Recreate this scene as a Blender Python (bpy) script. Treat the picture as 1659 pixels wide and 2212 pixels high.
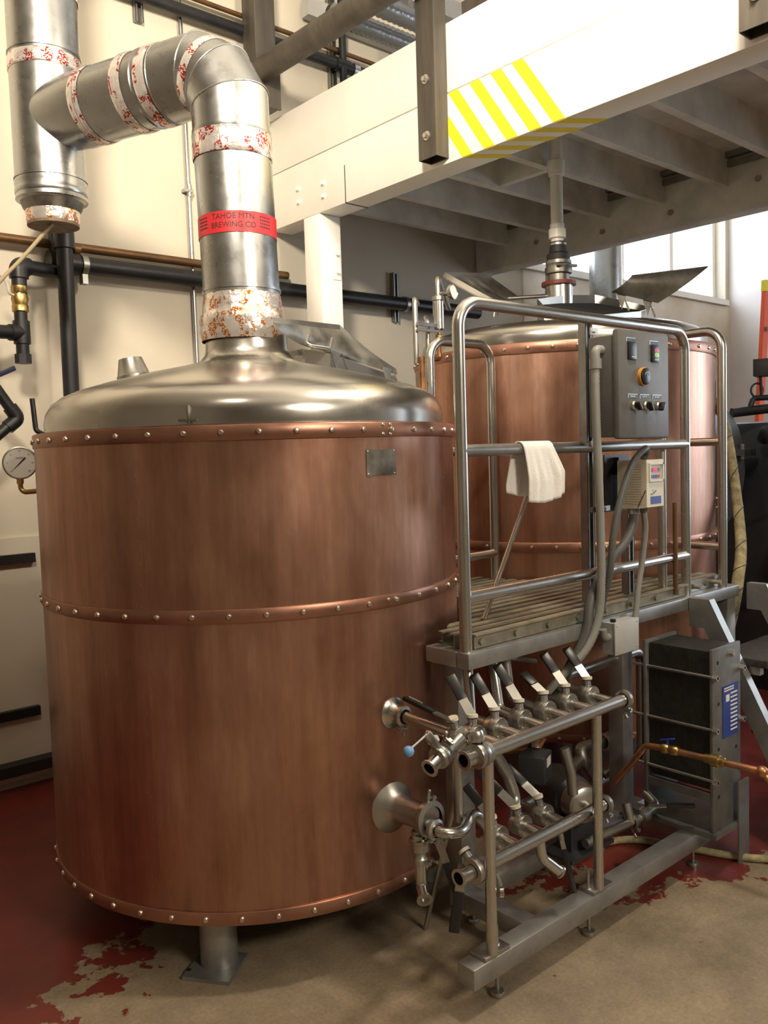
import bpy, bmesh, math, random
from mathutils import Vector, Matrix

random.seed(7)
for _o in list(bpy.data.objects):
    bpy.data.objects.remove(_o, do_unlink=True)
SC = bpy.context.scene
COL = SC.collection
PI = math.pi

# ------------------------------------------------------------------ camera
# world: x runs along the back wall (receding to the right), y towards the back wall, z up; metres
cam_data = bpy.data.cameras.new('camera')
cam_data.sensor_fit = 'VERTICAL'
cam_data.sensor_height = 36.0
cam_data.sensor_width = 27.0
cam_data.lens = 1843.5 * 36.0 / 2212.0
cam_data.clip_start = 0.05
cam = bpy.data.objects.new('camera', cam_data)
COL.objects.link(cam)
_pit, _rol, _yaw = math.radians(3.932), math.radians(-1.7956), math.radians(48.868)
_fw = Vector((math.cos(_yaw), math.sin(_yaw), 0)); _rt = Vector((math.sin(_yaw), -math.cos(_yaw), 0)); _up = Vector((0, 0, 1))
_f2 = _fw * math.cos(_pit) - _up * math.sin(_pit)
_u2 = _up * math.cos(_pit) + _fw * math.sin(_pit)
_r = _rt * math.cos(_rol) + _u2 * math.sin(_rol)
_u = _u2 * math.cos(_rol) - _rt * math.sin(_rol)
cam.matrix_world = Matrix(((_r.x, _u.x, -_f2.x, 0), (_r.y, _u.y, -_f2.y, 0), (_r.z, _u.z, -_f2.z, 1.5), (0, 0, 0, 1)))
SC.camera = cam

# ------------------------------------------------------------------ view, world, lights
SC.view_settings.view_transform = 'Standard'
SC.view_settings.look = 'None'
SC.view_settings.exposure = 0.0
SC.view_settings.gamma = 1.0
SC.view_settings.use_curve_mapping = False

world = bpy.data.worlds.new('world'); SC.world = world
world.use_nodes = True
_bg = world.node_tree.nodes['Background']
_bg.inputs['Color'].default_value = (0.78, 0.88, 1.0, 1)
_bg.inputs['Strength'].default_value = 7.0        # daylight outside, only seen through the window

def area_light(name, loc, target, size, size_y, power, color):
    d = bpy.data.lights.new(name, 'AREA'); d.shape = 'RECTANGLE'
    d.size = size; d.size_y = size_y; d.energy = power; d.color = color
    o = bpy.data.objects.new(name, d); COL.objects.link(o)
    o.location = loc
    o.rotation_euler = (Vector(target) - Vector(loc)).to_track_quat('-Z', 'Y').to_euler()
    return o

WARM = (1.0, 0.87, 0.70)
def bulb(name, loc, power, radius, color):
    d = bpy.data.lights.new(name, 'POINT'); d.energy = power; d.shadow_soft_size = radius; d.color = color
    o = bpy.data.objects.new(name, d); COL.objects.link(o); o.location = loc; return o
bulb('ceiling_lamp_by_beam', (2.30, 1.05, 3.42), 140, 0.12, WARM)
_d = bpy.data.lights.new('hall_floodlight', 'SPOT'); _d.energy = 860; _d.spot_size = math.radians(102); _d.spot_blend = 1.0; _d.shadow_soft_size = 0.22; _d.color = WARM
_o = bpy.data.objects.new('hall_floodlight', _d); COL.objects.link(_o); _o.location = (0.0, 0.7, 3.8)
_o.rotation_euler = (Vector((2.4, 3.8, 3.75))-Vector((0.0, 0.7, 3.8))).to_track_quat('-Z', 'Y').to_euler()
area_light('hall_lamp_behind', (1.5, -3.2, 3.6), (1.6, 2.5, 1.7), 1.3, 0.6, 138, WARM)
_p = area_light('window_portal', (6.34, 4.32, 3.685), (6.34, 3.0, 3.685), 3.4, 1.6, 1.0, (1, 1, 1))
_p.data.cycles.is_portal = True
_p = area_light('window_portal_unseen', (8.32, -0.4, 2.1), (7.0, -0.4, 2.1), 2.6, 2.4, 1.0, (1, 1, 1))
_p.data.cycles.is_portal = True

# ------------------------------------------------------------------ helpers
WL = {}          # world position of each object's origin

class MB:
    """collects shapes into one bmesh (world coordinates)"""
    def __init__(self): self.bm = bmesh.new()
    def box(self, c, s, rz=0.0, rot=None, bev=0.0):
        M = Matrix.Translation(Vector(c)) @ (rot.to_4x4() if rot is not None else Matrix.Rotation(rz, 4, 'Z')) @ Matrix.Diagonal((s[0], s[1], s[2], 1))
        r = bmesh.ops.create_cube(self.bm, size=1.0, matrix=M)
        if bev > 0:
            es = {e for v in r['verts'] for e in v.link_edges}
            bmesh.ops.bevel(self.bm, geom=list(es), offset=bev, segments=2, affect='EDGES', profile=0.5)
        return self
    def bx(self, x0, x1, y0, y1, z0, z1, bev=0.0):
        return self.box(((x0+x1)/2, (y0+y1)/2, (z0+z1)/2), (abs(x1-x0), abs(y1-y0), abs(z1-z0)), bev=bev)
    def bar(self, a, b, w, h, up=(0, 0, 1), bev=0.0):
        a = Vector(a); b = Vector(b); d = b-a; L = d.length; z = d.normalized()
        x = Vector(up).cross(z)
        if x.length < 1e-5: x = Vector((1, 0, 0)).cross(z)
        x.normalize(); y = z.cross(x)
        R = Matrix((x, y, z)).transposed()
        return self.box((a+b)/2, (w, h, L), rot=R, bev=bev)
    def cyl(self, a, b, r, r2=None, n=20, caps=True):
        a = Vector(a); b = Vector(b); r2 = r if r2 is None else r2
        return self.tube([a, b], [r, r2], n, caps)
    def tube(self, pts, r, n=14, caps=True):
        pts = [Vector(p) for p in pts]
        m = len(pts)
        rs = list(r) if isinstance(r, (list, tuple)) else [r]*m
        tang = []
        for i in range(m):
            if i == 0: t = pts[1]-pts[0]
            elif i == m-1: t = pts[-1]-pts[-2]
            else: t = (pts[i+1]-pts[i]).normalized()+(pts[i]-pts[i-1]).normalized()
            tang.append(t.normalized())
        ref = Vector((0, 0, 1)) if abs(tang[0].z) < 0.9 else Vector((1, 0, 0))
        x = tang[0].cross(ref).normalized()
        rings = []
        for i in range(m):
            t = tang[i]
            x = (x - t*x.dot(t)).normalized(); y = t.cross(x)
            k = 1.0
            if 0 < i < m-1:
                c = (pts[i]-pts[i-1]).normalized().dot((pts[i+1]-pts[i]).normalized())
                k = 1.0
            rings.append([self.bm.verts.new(pts[i]+(x*math.cos(2*PI*j/n)+y*math.sin(2*PI*j/n))*rs[i]*k) for j in range(n)])
        for i in range(m-1):
            for j in range(n):
                self.bm.faces.new((rings[i][j], rings[i][(j+1) % n], rings[i+1][(j+1) % n], rings[i+1][j]))
        if caps:
            self.bm.faces.new(rings[0][::-1]); self.bm.faces.new(rings[-1])
        return self
    def lathe(self, prof, origin=(0, 0, 0), axis=(0, 0, 1), n=64, a0=0.0, a1=2*PI, closed=False):
        """prof: list of (r, h) along axis; a0..a1 gives a partial turn"""
        o = Vector(origin); ax = Vector(axis).normalized()
        if abs(ax.z) > 0.999: x = Vector((1, 0, 0)); y = Vector((0, 1, 0)) * (1 if ax.z > 0 else -1)
        else:
            x = Vector((0, 0, 1)).cross(ax).normalized(); y = ax.cross(x)
        full = abs((a1-a0)-2*PI) < 1e-6
        m = n if full else n+1
        rows = []
        for (r, h) in prof:
            if r < 1e-6: rows.append([self.bm.verts.new(o+ax*h)]*m)
            else:
                rows.append([self.bm.verts.new(o+ax*h+(x*math.cos(a0+(a1-a0)*j/n)+y*math.sin(a0+(a1-a0)*j/n))*r) for j in range(m)])
        k = len(rows)
        for i in range(k if closed else k-1):
            A = rows[i]; Bq = rows[(i+1) % k]
            for j in range(n):
                f = [A[j], A[(j+1) % m], Bq[(j+1) % m], Bq[j]]
                u = []
                for v in f:
                    if v not in u: u.append(v)
                if len(u) >= 3:
                    try: self.bm.faces.new(u)
                    except ValueError: pass
        if closed and not full:
            try:
                self.bm.faces.new([rw[0] for rw in rows]); self.bm.faces.new([rw[-1] for rw in rows][::-1])
            except ValueError: pass
        return self
    def ring(self, r0, r1, h0, h1, origin=(0, 0, 0), axis=(0, 0, 1), n=32, a0=0.0, a1=2*PI):
        return self.lathe([(r0, h0), (r1, h0), (r1, h1), (r0, h1)], origin, axis, n, a0, a1, closed=True)
    def sph(self, c, r, n=16, sq=(1, 1, 1)):
        bmesh.ops.create_uvsphere(self.bm, u_segments=n, v_segments=max(6, n//2), radius=r, matrix=Matrix.Translation(Vector(c)) @ Matrix.Diagonal((sq[0], sq[1], sq[2], 1)))
        return self
    def prism(self, pts, ext):
        """closed polygon pts (3D) extruded by vector ext"""
        e = Vector(ext); a = [self.bm.verts.new(Vector(p)) for p in pts]; b = [self.bm.verts.new(Vector(p)+e) for p in pts]
        k = len(a)
        self.bm.faces.new(a[::-1]); self.bm.faces.new(b)
        for i in range(k): self.bm.faces.new((a[i], a[(i+1) % k], b[(i+1) % k], b[i]))
        return self
    def grid(self, P):
        """P[i][j] -> surface"""
        V = [[self.bm.verts.new(Vector(p)) for p in row] for row in P]
        for i in range(len(V)-1):
            for j in range(len(V[0])-1):
                self.bm.faces.new((V[i][j], V[i][j+1], V[i+1][j+1], V[i+1][j]))
        return self
    def text(self, s, size, fn, align='CENTER', font_depth=0.0):
        """flat lettering; fn maps (x, y) of the text plane to 3D"""
        cu = bpy.data.curves.new('t', 'FONT'); cu.body = s; cu.size = size; cu.align_x = align; cu.align_y = 'CENTER'; cu.resolution_u = 3
        ob = bpy.data.objects.new('t', cu); COL.objects.link(ob)
        dg = bpy.context.evaluated_depsgraph_get()
        me = bpy.data.meshes.new_from_object(ob.evaluated_get(dg))
        vs = [self.bm.verts.new(Vector(fn(v.co.x, v.co.y))) for v in me.vertices]
        for p in me.polygons:
            try: self.bm.faces.new([vs[i] for i in p.vertices])
            except ValueError: pass
        bpy.data.objects.remove(ob); bpy.data.curves.remove(cu); bpy.data.meshes.remove(me)
        return self

def finish(bm, smooth=True, ang=38):
    bmesh.ops.recalc_face_normals(bm, faces=bm.faces)
    if smooth:
        lim = math.radians(ang)
        for f in bm.faces: f.smooth = True
        for e in bm.edges:
            if len(e.link_faces) == 2:
                e.smooth = e.calc_face_angle(0.0) < lim
            else: e.smooth = True

def obj(name, mb, mat, parent=None, label=None, smooth=True, origin=None, ang=38, recalc=True):
    """one mesh object; geometry given in world coordinates"""
    bm = mb.bm
    if recalc: finish(bm, smooth, ang)
    o_w = WL[parent] if parent is not None else Vector(origin if origin is not None else (0, 0, 0))
    if parent is None and origin is None and len(bm.verts):
        xs = [v.co.x for v in bm.verts]; ys = [v.co.y for v in bm.verts]; zs = [v.co.z for v in bm.verts]
        o_w = Vector(((min(xs)+max(xs))/2, (min(ys)+max(ys))/2, min(zs)))
    bmesh.ops.translate(bm, verts=bm.verts, vec=-o_w)
    me = bpy.data.meshes.new(name); bm.to_mesh(me); bm.free()
    me.materials.append(mat)
    ob = bpy.data.objects.new(name, me); COL.objects.link(ob)
    if parent is not None: ob.parent = parent
    else: ob.location = o_w
    WL[ob] = o_w.copy()
    if label: ob['label'] = label
    return ob

def thing(name, label, cat, loc, group=None):
    o = bpy.data.objects.new(name, None); COL.objects.link(o)
    o.location = loc; o.empty_display_size = 0.05
    o['label'] = label; o['category'] = cat
    if group: o['group'] = group
    WL[o] = Vector(loc)
    return o

def tag(o, label, cat, group=None):
    o['label'] = label; o['category'] = cat
    if group: o['group'] = group
    return o

def struct(o):
    o['kind'] = 'structure'; return o

def inst(name, mesh, parent, pos, rot=None, scale=None):
    """a piece that shares its mesh with others; pos in world coordinates"""
    ob = bpy.data.objects.new(name, mesh); COL.objects.link(ob)
    ob.parent = parent; ob.location = Vector(pos)-WL[parent]
    if rot is not None: ob.rotation_mode = 'QUATERNION'; ob.rotation_quaternion = rot
    if scale is not None: ob.scale = scale
    WL[ob] = Vector(pos)
    return ob

def mesh_of(mb, name, mat, smooth=True):
    finish(mb.bm, smooth); me = bpy.data.meshes.new(name); mb.bm.to_mesh(me); mb.bm.free(); me.materials.append(mat); return me

def zrot(v):
    """rotation taking +z to v"""
    return Vector((0, 0, 1)).rotation_difference(Vector(v).normalized())

def fillet(pts, rad, seg=6):
    """polyline with rounded corners"""
    pts = [Vector(p) for p in pts]; out = [pts[0]]
    for i in range(1, len(pts)-1):
        a, b, c = pts[i-1], pts[i], pts[i+1]
        r = rad[i-1] if isinstance(rad, (list, tuple)) else rad
        d1 = (a-b); d2 = (c-b); l1 = d1.length; l2 = d2.length; d1.normalize(); d2.normalize()
        th = d1.angle(d2)
        if th > PI-0.02 or r <= 0: out.append(b); continue
        t = min(r/math.tan(th/2), l1*0.49, l2*0.49); rr = t*math.tan(th/2)
        ctr = b+(d1+d2).normalized()*(rr/math.sin(th/2))
        p1 = b+d1*t; p2 = b+d2*t
        v1 = p1-ctr; v2 = p2-ctr; ax = v1.cross(v2).normalized(); an = v1.angle(v2)
        for k in range(seg+1):
            out.append(ctr+Matrix.Rotation(an*k/seg, 3, ax) @ v1)
    out.append(pts[-1]); return out

def spline(pts, seg=8):
    """Catmull-Rom through the points"""
    P = [Vector(p) for p in pts]; P = [P[0]*2-P[1]]+P+[P[-1]*2-P[-2]]; out = []
    for i in range(1, len(P)-2):
        for k in range(seg):
            t = k/seg; p0, p1, p2, p3 = P[i-1], P[i], P[i+1], P[i+2]
            out.append(0.5*((2*p1)+(-p0+p2)*t+(2*p0-5*p1+4*p2-p3)*t*t+(-p0+3*p1-3*p2+p3)*t*t*t))
    out.append(P[-2]); return out

# ------------------------------------------------------------------ materials
MATS = {}
def mat(name, base, rough=0.5, metal=0.0, var=0.0, scale=8.0, stretch=(1, 1, 1), var2=None, bump=0.0, bscale=None, rvar=0.0, emit=None, estr=0.0, coat=0.0, detail=5.0):
    m = bpy.data.materials.new(name); m.use_nodes = True
    nt = m.node_tree; N = nt.nodes; L = nt.links; b = N['Principled BSDF']
    b.inputs['Base Color'].default_value = (*base, 1); b.inputs['Roughness'].default_value = rough; b.inputs['Metallic'].default_value = metal
    if coat: b.inputs['Coat Weight'].default_value = coat
    if emit: b.inputs['Emission Color'].default_value = (*emit, 1); b.inputs['Emission Strength'].default_value = estr
    if var > 0 or bump > 0 or rvar > 0:
        tc = N.new('ShaderNodeTexCoord'); mp = N.new('ShaderNodeMapping'); mp.inputs['Scale'].default_value = stretch
        L.new(tc.outputs['Object'], mp.inputs['Vector'])
        nz = N.new('ShaderNodeTexNoise'); nz.inputs['Scale'].default_value = scale; nz.inputs['Detail'].default_value = detail; nz.inputs['Roughness'].default_value = 0.6
        L.new(mp.outputs['Vector'], nz.inputs['Vector'])
        if var > 0:
            cr = N.new('ShaderNodeValToRGB'); cr.color_ramp.elements[0].position = 0.3; cr.color_ramp.elements[1].position = 0.72
            lo = var2 if var2 else tuple(c*(1-var) for c in base); hi = tuple(min(1, c*(1+var*0.6)) for c in base)
            cr.color_ramp.elements[0].color = (*lo, 1); cr.color_ramp.elements[1].color = (*hi, 1)
            L.new(nz.outputs['Fac'], cr.inputs['Fac']); L.new(cr.outputs['Color'], b.inputs['Base Color'])
        if rvar > 0:
            mr = N.new('ShaderNodeMapRange'); mr.inputs['From Min'].default_value = 0.3; mr.inputs['From Max'].default_value = 0.7
            mr.inputs['To Min'].default_value = max(0.02, rough-rvar); mr.inputs['To Max'].default_value = min(1, rough+rvar)
            L.new(nz.outputs['Fac'], mr.inputs['Value']); L.new(mr.outputs['Result'], b.inputs['Roughness'])
        if bump > 0:
            n2 = nz
            if bscale:
                n2 = N.new('ShaderNodeTexNoise'); n2.inputs['Scale'].default_value = bscale; n2.inputs['Detail'].default_value = 3
                L.new(mp.outputs['Vector'], n2.inputs['Vector'])
            bp = N.new('ShaderNodeBump'); bp.inputs['Strength'].default_value = bump; bp.inputs['Distance'].default_value = 0.004
            L.new(n2.outputs['Fac'], bp.inputs['Height']); L.new(bp.outputs['Normal'], b.inputs['Normal'])
    MATS[name] = m
    return m

M_wall = mat('wall_paint', (0.57, 0.515, 0.415), 0.75, var=0.08, scale=1.6, bump=0.05, bscale=60)
M_wall2 = mat('patched_wall_paint', (0.74, 0.71, 0.66), 0.8, var=0.3, scale=1.3, var2=(0.60, 0.50, 0.34))
M_white = mat('white_gloss_paint', (0.87, 0.845, 0.78), 0.45, var=0.06, scale=3)
M_dirtywhite = mat('grimy_white_paint', (0.62, 0.60, 0.55), 0.6, var=0.25, scale=5)
M_yellow = mat('yellow_paint', (0.80, 0.66, 0.02), 0.45)
M_steel = mat('brushed_stainless', (0.56, 0.55, 0.52), 0.27, 1.0, var=0.05, scale=3, rvar=0.03)
M_dome = mat('dull_stainless_dome', (0.52, 0.50, 0.46), 0.25, 1.0, var=0.12, scale=2.6, rvar=0.05)
M_steelr = mat('worn_stainless', (0.46, 0.45, 0.42), 0.36, 1.0, var=0.15, scale=9, rvar=0.05)
M_steeld = mat('grimy_stainless', (0.30, 0.285, 0.25), 0.45, 1.0, var=0.4, scale=12, rvar=0.1)
M_galv = mat('galvanized_sheet', (0.49, 0.50, 0.495), 0.29, 1.0, var=0.05, scale=18, rvar=0.04)
M_galvd = mat('galvanized_strut', (0.34, 0.34, 0.32), 0.42, 1.0, var=0.2, scale=20)
M_alu = mat('grey_painted_tube', (0.36, 0.36, 0.35), 0.42, 0.75, var=0.25, scale=10)
M_black = mat('black_iron_pipe', (0.018, 0.018, 0.020), 0.42, 0.3, var=0.4, scale=14)
M_blackp = mat('black_plastic', (0.012, 0.012, 0.013), 0.35)
M_rubber = mat('black_rubber', (0.015, 0.014, 0.013), 0.6)
M_bronze = mat('brown_oxidised_pipe', (0.16, 0.085, 0.035), 0.45, 0.6, var=0.3, scale=10)
M_brass = mat('brass', (0.48, 0.33, 0.12), 0.35, 1.0, var=0.25, scale=20)
M_copperpipe = mat('copper_pipe', (0.58, 0.27, 0.13), 0.4, 0.9, var=0.45, scale=14, var2=(0.24, 0.14, 0.08))
M_steelbeam = mat('weathered_dark_steel', (0.085, 0.073, 0.057), 0.5, 0.3, var=0.4, scale=5, stretch=(3, 3, 0.4))
M_bolt = mat('zinc_bolt', (0.62, 0.60, 0.54), 0.32, 1.0)
M_rivet = mat('steel_rivet', (0.66, 0.60, 0.52), 0.30, 1.0)
M_panelgrey = mat('grey_enclosure_paint', (0.115, 0.113, 0.105), 0.5, var=0.12, scale=30)
M_lightgrey = mat('light_grey_paint', (0.42, 0.42, 0.40), 0.5, var=0.1, scale=10)
M_conduit = mat('grey_flex_conduit', (0.24, 0.24, 0.22), 0.5)
M_cable = mat('dark_cable_sheath', (0.085, 0.085, 0.08), 0.5)
M_drive = mat('ivory_plastic', (0.62, 0.58, 0.46), 0.45)
M_red = mat('red_label', (0.50, 0.022, 0.028), 0.4)
M_ink = mat('black_ink', (0.02, 0.015, 0.015), 0.6)
M_whiteink = mat('white_ink', (0.75, 0.74, 0.70), 0.6)
M_blue = mat('blue_print', (0.02, 0.045, 0.25), 0.4)
M_towel = mat('white_terry', (0.80, 0.79, 0.76), 0.95, bump=0.5, bscale=260)
M_pvc = mat('pvc_white', (0.66, 0.64, 0.58), 0.4, var=0.1, scale=6)
M_hose = mat('canvas_hose', (0.36, 0.31, 0.17), 0.8, var=0.5, scale=26, bump=0.4, bscale=70)
M_orange = mat('orange_fibreglass', (0.75, 0.09, 0.02), 0.45)
M_holeshade = mat('cavity_shade_black', (0.006, 0.006, 0.006), 0.9)  # near-black painted in for the shade inside holes and openings
M_darkgrey = mat('boiler_dark_paint', (0.035, 0.037, 0.042), 0.5, var=0.3, scale=4)
M_blueball = mat('blue_knob', (0.16, 0.33, 0.62), 0.3)
M_glassface = mat('dial_white', (0.70, 0.68, 0.62), 0.4)

def node_mat(name):
    m = bpy.data.materials.new(name); m.use_nodes = True; MATS[name] = m
    return m, m.node_tree.nodes, m.node_tree.links, m.node_tree.nodes['Principled BSDF']

def copper_mat():
    m, N, L, b = node_mat('aged_copper_sheet')
    tc = N.new('ShaderNodeTexCoord')
    def noise(st, sc, det, rough=0.6):
        mp = N.new('ShaderNodeMapping'); mp.inputs['Scale'].default_value = st; L.new(tc.outputs['Object'], mp.inputs['Vector'])
        nz = N.new('ShaderNodeTexNoise'); nz.inputs['Scale'].default_value = sc; nz.inputs['Detail'].default_value = det; nz.inputs['Roughness'].default_value = rough
        L.new(mp.outputs['Vector'], nz.inputs['Vector']); return nz
    streak = noise((1, 1, 0.07), 14.0, 5.0, 0.62)
    patch = noise((1, 1, 0.45), 2.6, 4.0)
    fine = noise((1, 1, 0.3), 60.0, 3.0)
    a = N.new('ShaderNodeMath'); a.operation = 'MULTIPLY'; a.inputs[1].default_value = 0.40; L.new(streak.outputs['Fac'], a.inputs[0])
    c = N.new('ShaderNodeMath'); c.operation = 'MULTIPLY_ADD'; c.inputs[1].default_value = 0.52; L.new(patch.outputs['Fac'], c.inputs[0]); L.new(a.outputs[0], c.inputs[2])
    d = N.new('ShaderNodeMath'); d.operation = 'MULTIPLY_ADD'; d.inputs[1].default_value = 0.10; L.new(fine.outputs['Fac'], d.inputs[0]); L.new(c.outputs[0], d.inputs[2])
    cr = N.new('ShaderNodeValToRGB'); e = cr.color_ramp.elements
    e[0].position = 0.36; e[0].color = (0.25, 0.122, 0.080, 1)
    e[1].position = 0.66; e[1].color = (0.62, 0.390, 0.295, 1)
    k = e.new(0.46); k.color = (0.375, 0.195, 0.132, 1)
    k = e.new(0.55); k.color = (0.475, 0.262, 0.185, 1)
    L.new(d.outputs[0], cr.inputs['Fac']); L.new(cr.outputs['Color'], b.inputs['Base Color'])
    b.inputs['Metallic'].default_value = 0.9
    mr = N.new('ShaderNodeMapRange'); mr.inputs['From Min'].default_value = 0.35; mr.inputs['From Max'].default_value = 0.65; mr.inputs['To Min'].default_value = 0.26; mr.inputs['To Max'].default_value = 0.42
    L.new(patch.outputs['Fac'], mr.inputs['Value']); L.new(mr.outputs['Result'], b.inputs['Roughness'])
    bp = N.new('ShaderNodeBump'); bp.inputs['Strength'].default_value = 0.06; bp.inputs['Distance'].default_value = 0.01
    L.new(patch.outputs['Fac'], bp.inputs['Height']); L.new(bp.outputs['Normal'], b.inputs['Normal'])
    return m
M_copper = copper_mat()
M_copband = mat('copper_band', (0.39, 0.20, 0.138), 0.38, 0.85, var=0.25, scale=7, rvar=0.08)

def foil_mat(name, ink):
    """printed foil tape: crinkled foil with rows of red lettering blocks"""
    m, N, L, b = node_mat(name)
    tc = N.new('ShaderNodeTexCoord')
    nz = N.new('ShaderNodeTexNoise'); nz.inputs['Scale'].default_value = 30; nz.inputs['Detail'].default_value = 2
    mp = N.new('ShaderNodeMapping'); mp.inputs['Scale'].default_value = (1, 1, 0.7); L.new(tc.outputs['Object'], mp.inputs['Vector']); L.new(mp.outputs['Vector'], nz.inputs['Vector'])
    cr = N.new('ShaderNodeValToRGB'); cr.color_ramp.elements[0].position = 0.52; cr.color_ramp.elements[1].position = 0.56
    cr.color_ramp.elements[0].color = (0.80, 0.74, 0.70, 1); cr.color_ramp.elements[1].color = (*ink, 1)
    L.new(nz.outputs['Fac'], cr.inputs['Fac'])
    fine = N.new('ShaderNodeTexNoise'); fine.inputs['Scale'].default_value = 160; L.new(tc.outputs['Object'], fine.inputs['Vector'])
    mx = N.new('ShaderNodeMixRGB'); mx.blend_type = 'MIX'; mx.inputs['Color2'].default_value = (0.80, 0.75, 0.70, 1)
    gt = N.new('ShaderNodeMath'); gt.operation = 'GREATER_THAN'; gt.inputs[1].default_value = 0.52; L.new(fine.outputs['Fac'], gt.inputs[0])
    L.new(gt.outputs[0], mx.inputs['Fac']); L.new(cr.outputs['Color'], mx.inputs['Color1']); L.new(mx.outputs['Color'], b.inputs['Base Color'])
    b.inputs['Metallic'].default_value = 0.75; b.inputs['Roughness'].default_value = 0.22
    vo = N.new('ShaderNodeTexNoise'); vo.inputs['Scale'].default_value = 38; vo.inputs['Detail'].default_value = 4; L.new(tc.outputs['Object'], vo.inputs['Vector'])
    bp = N.new('ShaderNodeBump'); bp.inputs['Strength'].default_value = 0.55; bp.inputs['Distance'].default_value = 0.008
    L.new(vo.outputs['Fac'], bp.inputs['Height']); L.new(bp.outputs['Normal'], b.inputs['Normal'])
    return m
M_foil = foil_mat('printed_foil_tape', (0.40, 0.035, 0.03))
M_foil2 = foil_mat('printed_foil_tape_amber', (0.55, 0.17, 0.03))

def floor_mat():
    """bare tan concrete where the red floor paint has worn away"""
    m, N, L, b = node_mat('worn_painted_concrete')
    tc = N.new('ShaderNodeTexCoord'); sp = N.new('ShaderNodeSeparateXYZ'); L.new(tc.outputs['Object'], sp.inputs[0])
    def noise(sc, det, rough=0.6, st=(1, 1, 1)):
        mp = N.new('ShaderNodeMapping'); mp.inputs['Scale'].default_value = st; L.new(tc.outputs['Object'], mp.inputs['Vector'])
        nz = N.new('ShaderNodeTexNoise'); nz.inputs['Scale'].default_value = sc; nz.inputs['Detail'].default_value = det; nz.inputs['Roughness'].default_value = rough; L.new(mp.outputs['Vector'], nz.inputs['Vector']); return nz
    def math_(op, a, bb):
        n = N.new('ShaderNodeMath'); n.operation = op
        for i, v in enumerate((a, bb)):
            if isinstance(v, (int, float)): n.inputs[i].default_value = v
            else: L.new(v, n.inputs[i])
        return n.outputs[0]
    # paint still covers: the floor left of and behind the kettle, and the aisle right of the skid
    wear = noise(3.4, 9.0, 0.66); w = math_('SUBTRACT', wear.outputs['Fac'], 0.5)
    w = math_('MULTIPLY', w, 1.7)
    X = sp.outputs['X']; Y = sp.outputs['Y']
    left = math_('SUBTRACT', math_('MULTIPLY', Y, 1.0), math_('ADD', math_('MULTIPLY', X, 0.55), 1.86))        # >0 : painted
    right = math_('SUBTRACT', math_('ADD', math_('MULTIPLY', X, 0.42), math_('MULTIPLY', Y, 0.9)), 2.42)
    right = math_('MINIMUM', right, math_('SUBTRACT', X, 2.32))
    field = math_('ADD', math_('MAXIMUM', left, right), w)
    fleck = noise(5.0, 8.0, 0.7); fl = math_('SUBTRACT', fleck.outputs['Fac'], 0.70)
    field = math_('MAXIMUM', field, math_('MULTIPLY', fl, 2.0))
    cov = N.new('ShaderNodeMapRange'); cov.inputs['From Min'].default_value = -0.006; cov.inputs['From Max'].default_value = 0.012; L.new(field, cov.inputs['Value'])
    con = noise(2.4, 9.0, 0.74); cr = N.new('ShaderNodeValToRGB'); e = cr.color_ramp.elements
    e[0].position = 0.28; e[0].color = (0.13, 0.098, 0.062, 1); e[1].position = 0.70; e[1].color = (0.36, 0.285, 0.190, 1)
    L.new(con.outputs['Fac'], cr.inputs['Fac'])
    grit = noise(90.0, 3.0); gm = N.new('ShaderNodeMixRGB'); gm.blend_type = 'OVERLAY'; gm.inputs['Fac'].default_value = 0.35
    L.new(cr.outputs['Color'], gm.inputs['Color1']); L.new(grit.outputs['Fac'], gm.inputs['Color2'])
    red = N.new('ShaderNodeValToRGB'); e = red.color_ramp.elements
    e[0].position = 0.3; e[0].color = (0.10, 0.018, 0.015, 1); e[1].position = 0.75; e[1].color = (0.23, 0.040, 0.030, 1)
    L.new(con.outputs['Fac'], red.inputs['Fac'])
    mx = N.new('ShaderNodeMixRGB'); L.new(cov.outputs['Result'], mx.inputs['Fac']); L.new(gm.outputs['Color'], mx.inputs['Color1']); L.new(red.outputs['Color'], mx.inputs['Color2'])
    L.new(mx.outputs['Color'], b.inputs['Base Color'])
    rr = N.new('ShaderNodeMapRange'); rr.inputs['To Min'].default_value = 0.62; rr.inputs['To Max'].default_value = 0.34; L.new(cov.outputs['Result'], rr.inputs['Value']); L.new(rr.outputs['Result'], b.inputs['Roughness'])
    ad = math_('ADD', math_('MULTIPLY', cov.outputs['Result'], 0.6), math_('MULTIPLY', grit.outputs['Fac'], 0.25))
    bp = N.new('ShaderNodeBump'); bp.inputs['Strength'].default_value = 0.25; bp.inputs['Distance'].default_value = 0.003; L.new(ad, bp.inputs['Height']); L.new(bp.outputs['Normal'], b.inputs['Normal'])
    return m
M_floor = floor_mat()

# ------------------------------------------------------------------ the room
YW = 4.1; XR = 8.13; ZC = 5.1; XL = -3.6; YF = -4.6
fl = struct(obj('floor', MB().bx(XL, XR+0.2, YF, YW+0.2, -0.15, 0.0), M_floor, origin=(0, 0, 0), smooth=False))
struct(obj('ceiling', MB().bx(XL, XR+0.2, YF, YW+0.2, ZC, ZC+0.12), M_white, smooth=False))
# back wall with the big window opening x 4.75..8.0, z 2.87..4.55
wb = MB()
WX0, WX1, WZ0, WZ1 = 4.62, 8.06, 2.87, 4.5
wb.bx(XL, WX0, YW, YW+0.2, 0, ZC); wb.bx(WX0, XR+0.2, YW, YW+0.2, 0, WZ0); wb.bx(WX0, XR+0.2, YW, YW+0.2, WZ1, ZC); wb.bx(WX1, XR+0.2, YW, YW+0.2, WZ0, WZ1)
wall_back = struct(obj('wall_back', wb, M_wall, smooth=False))
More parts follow.
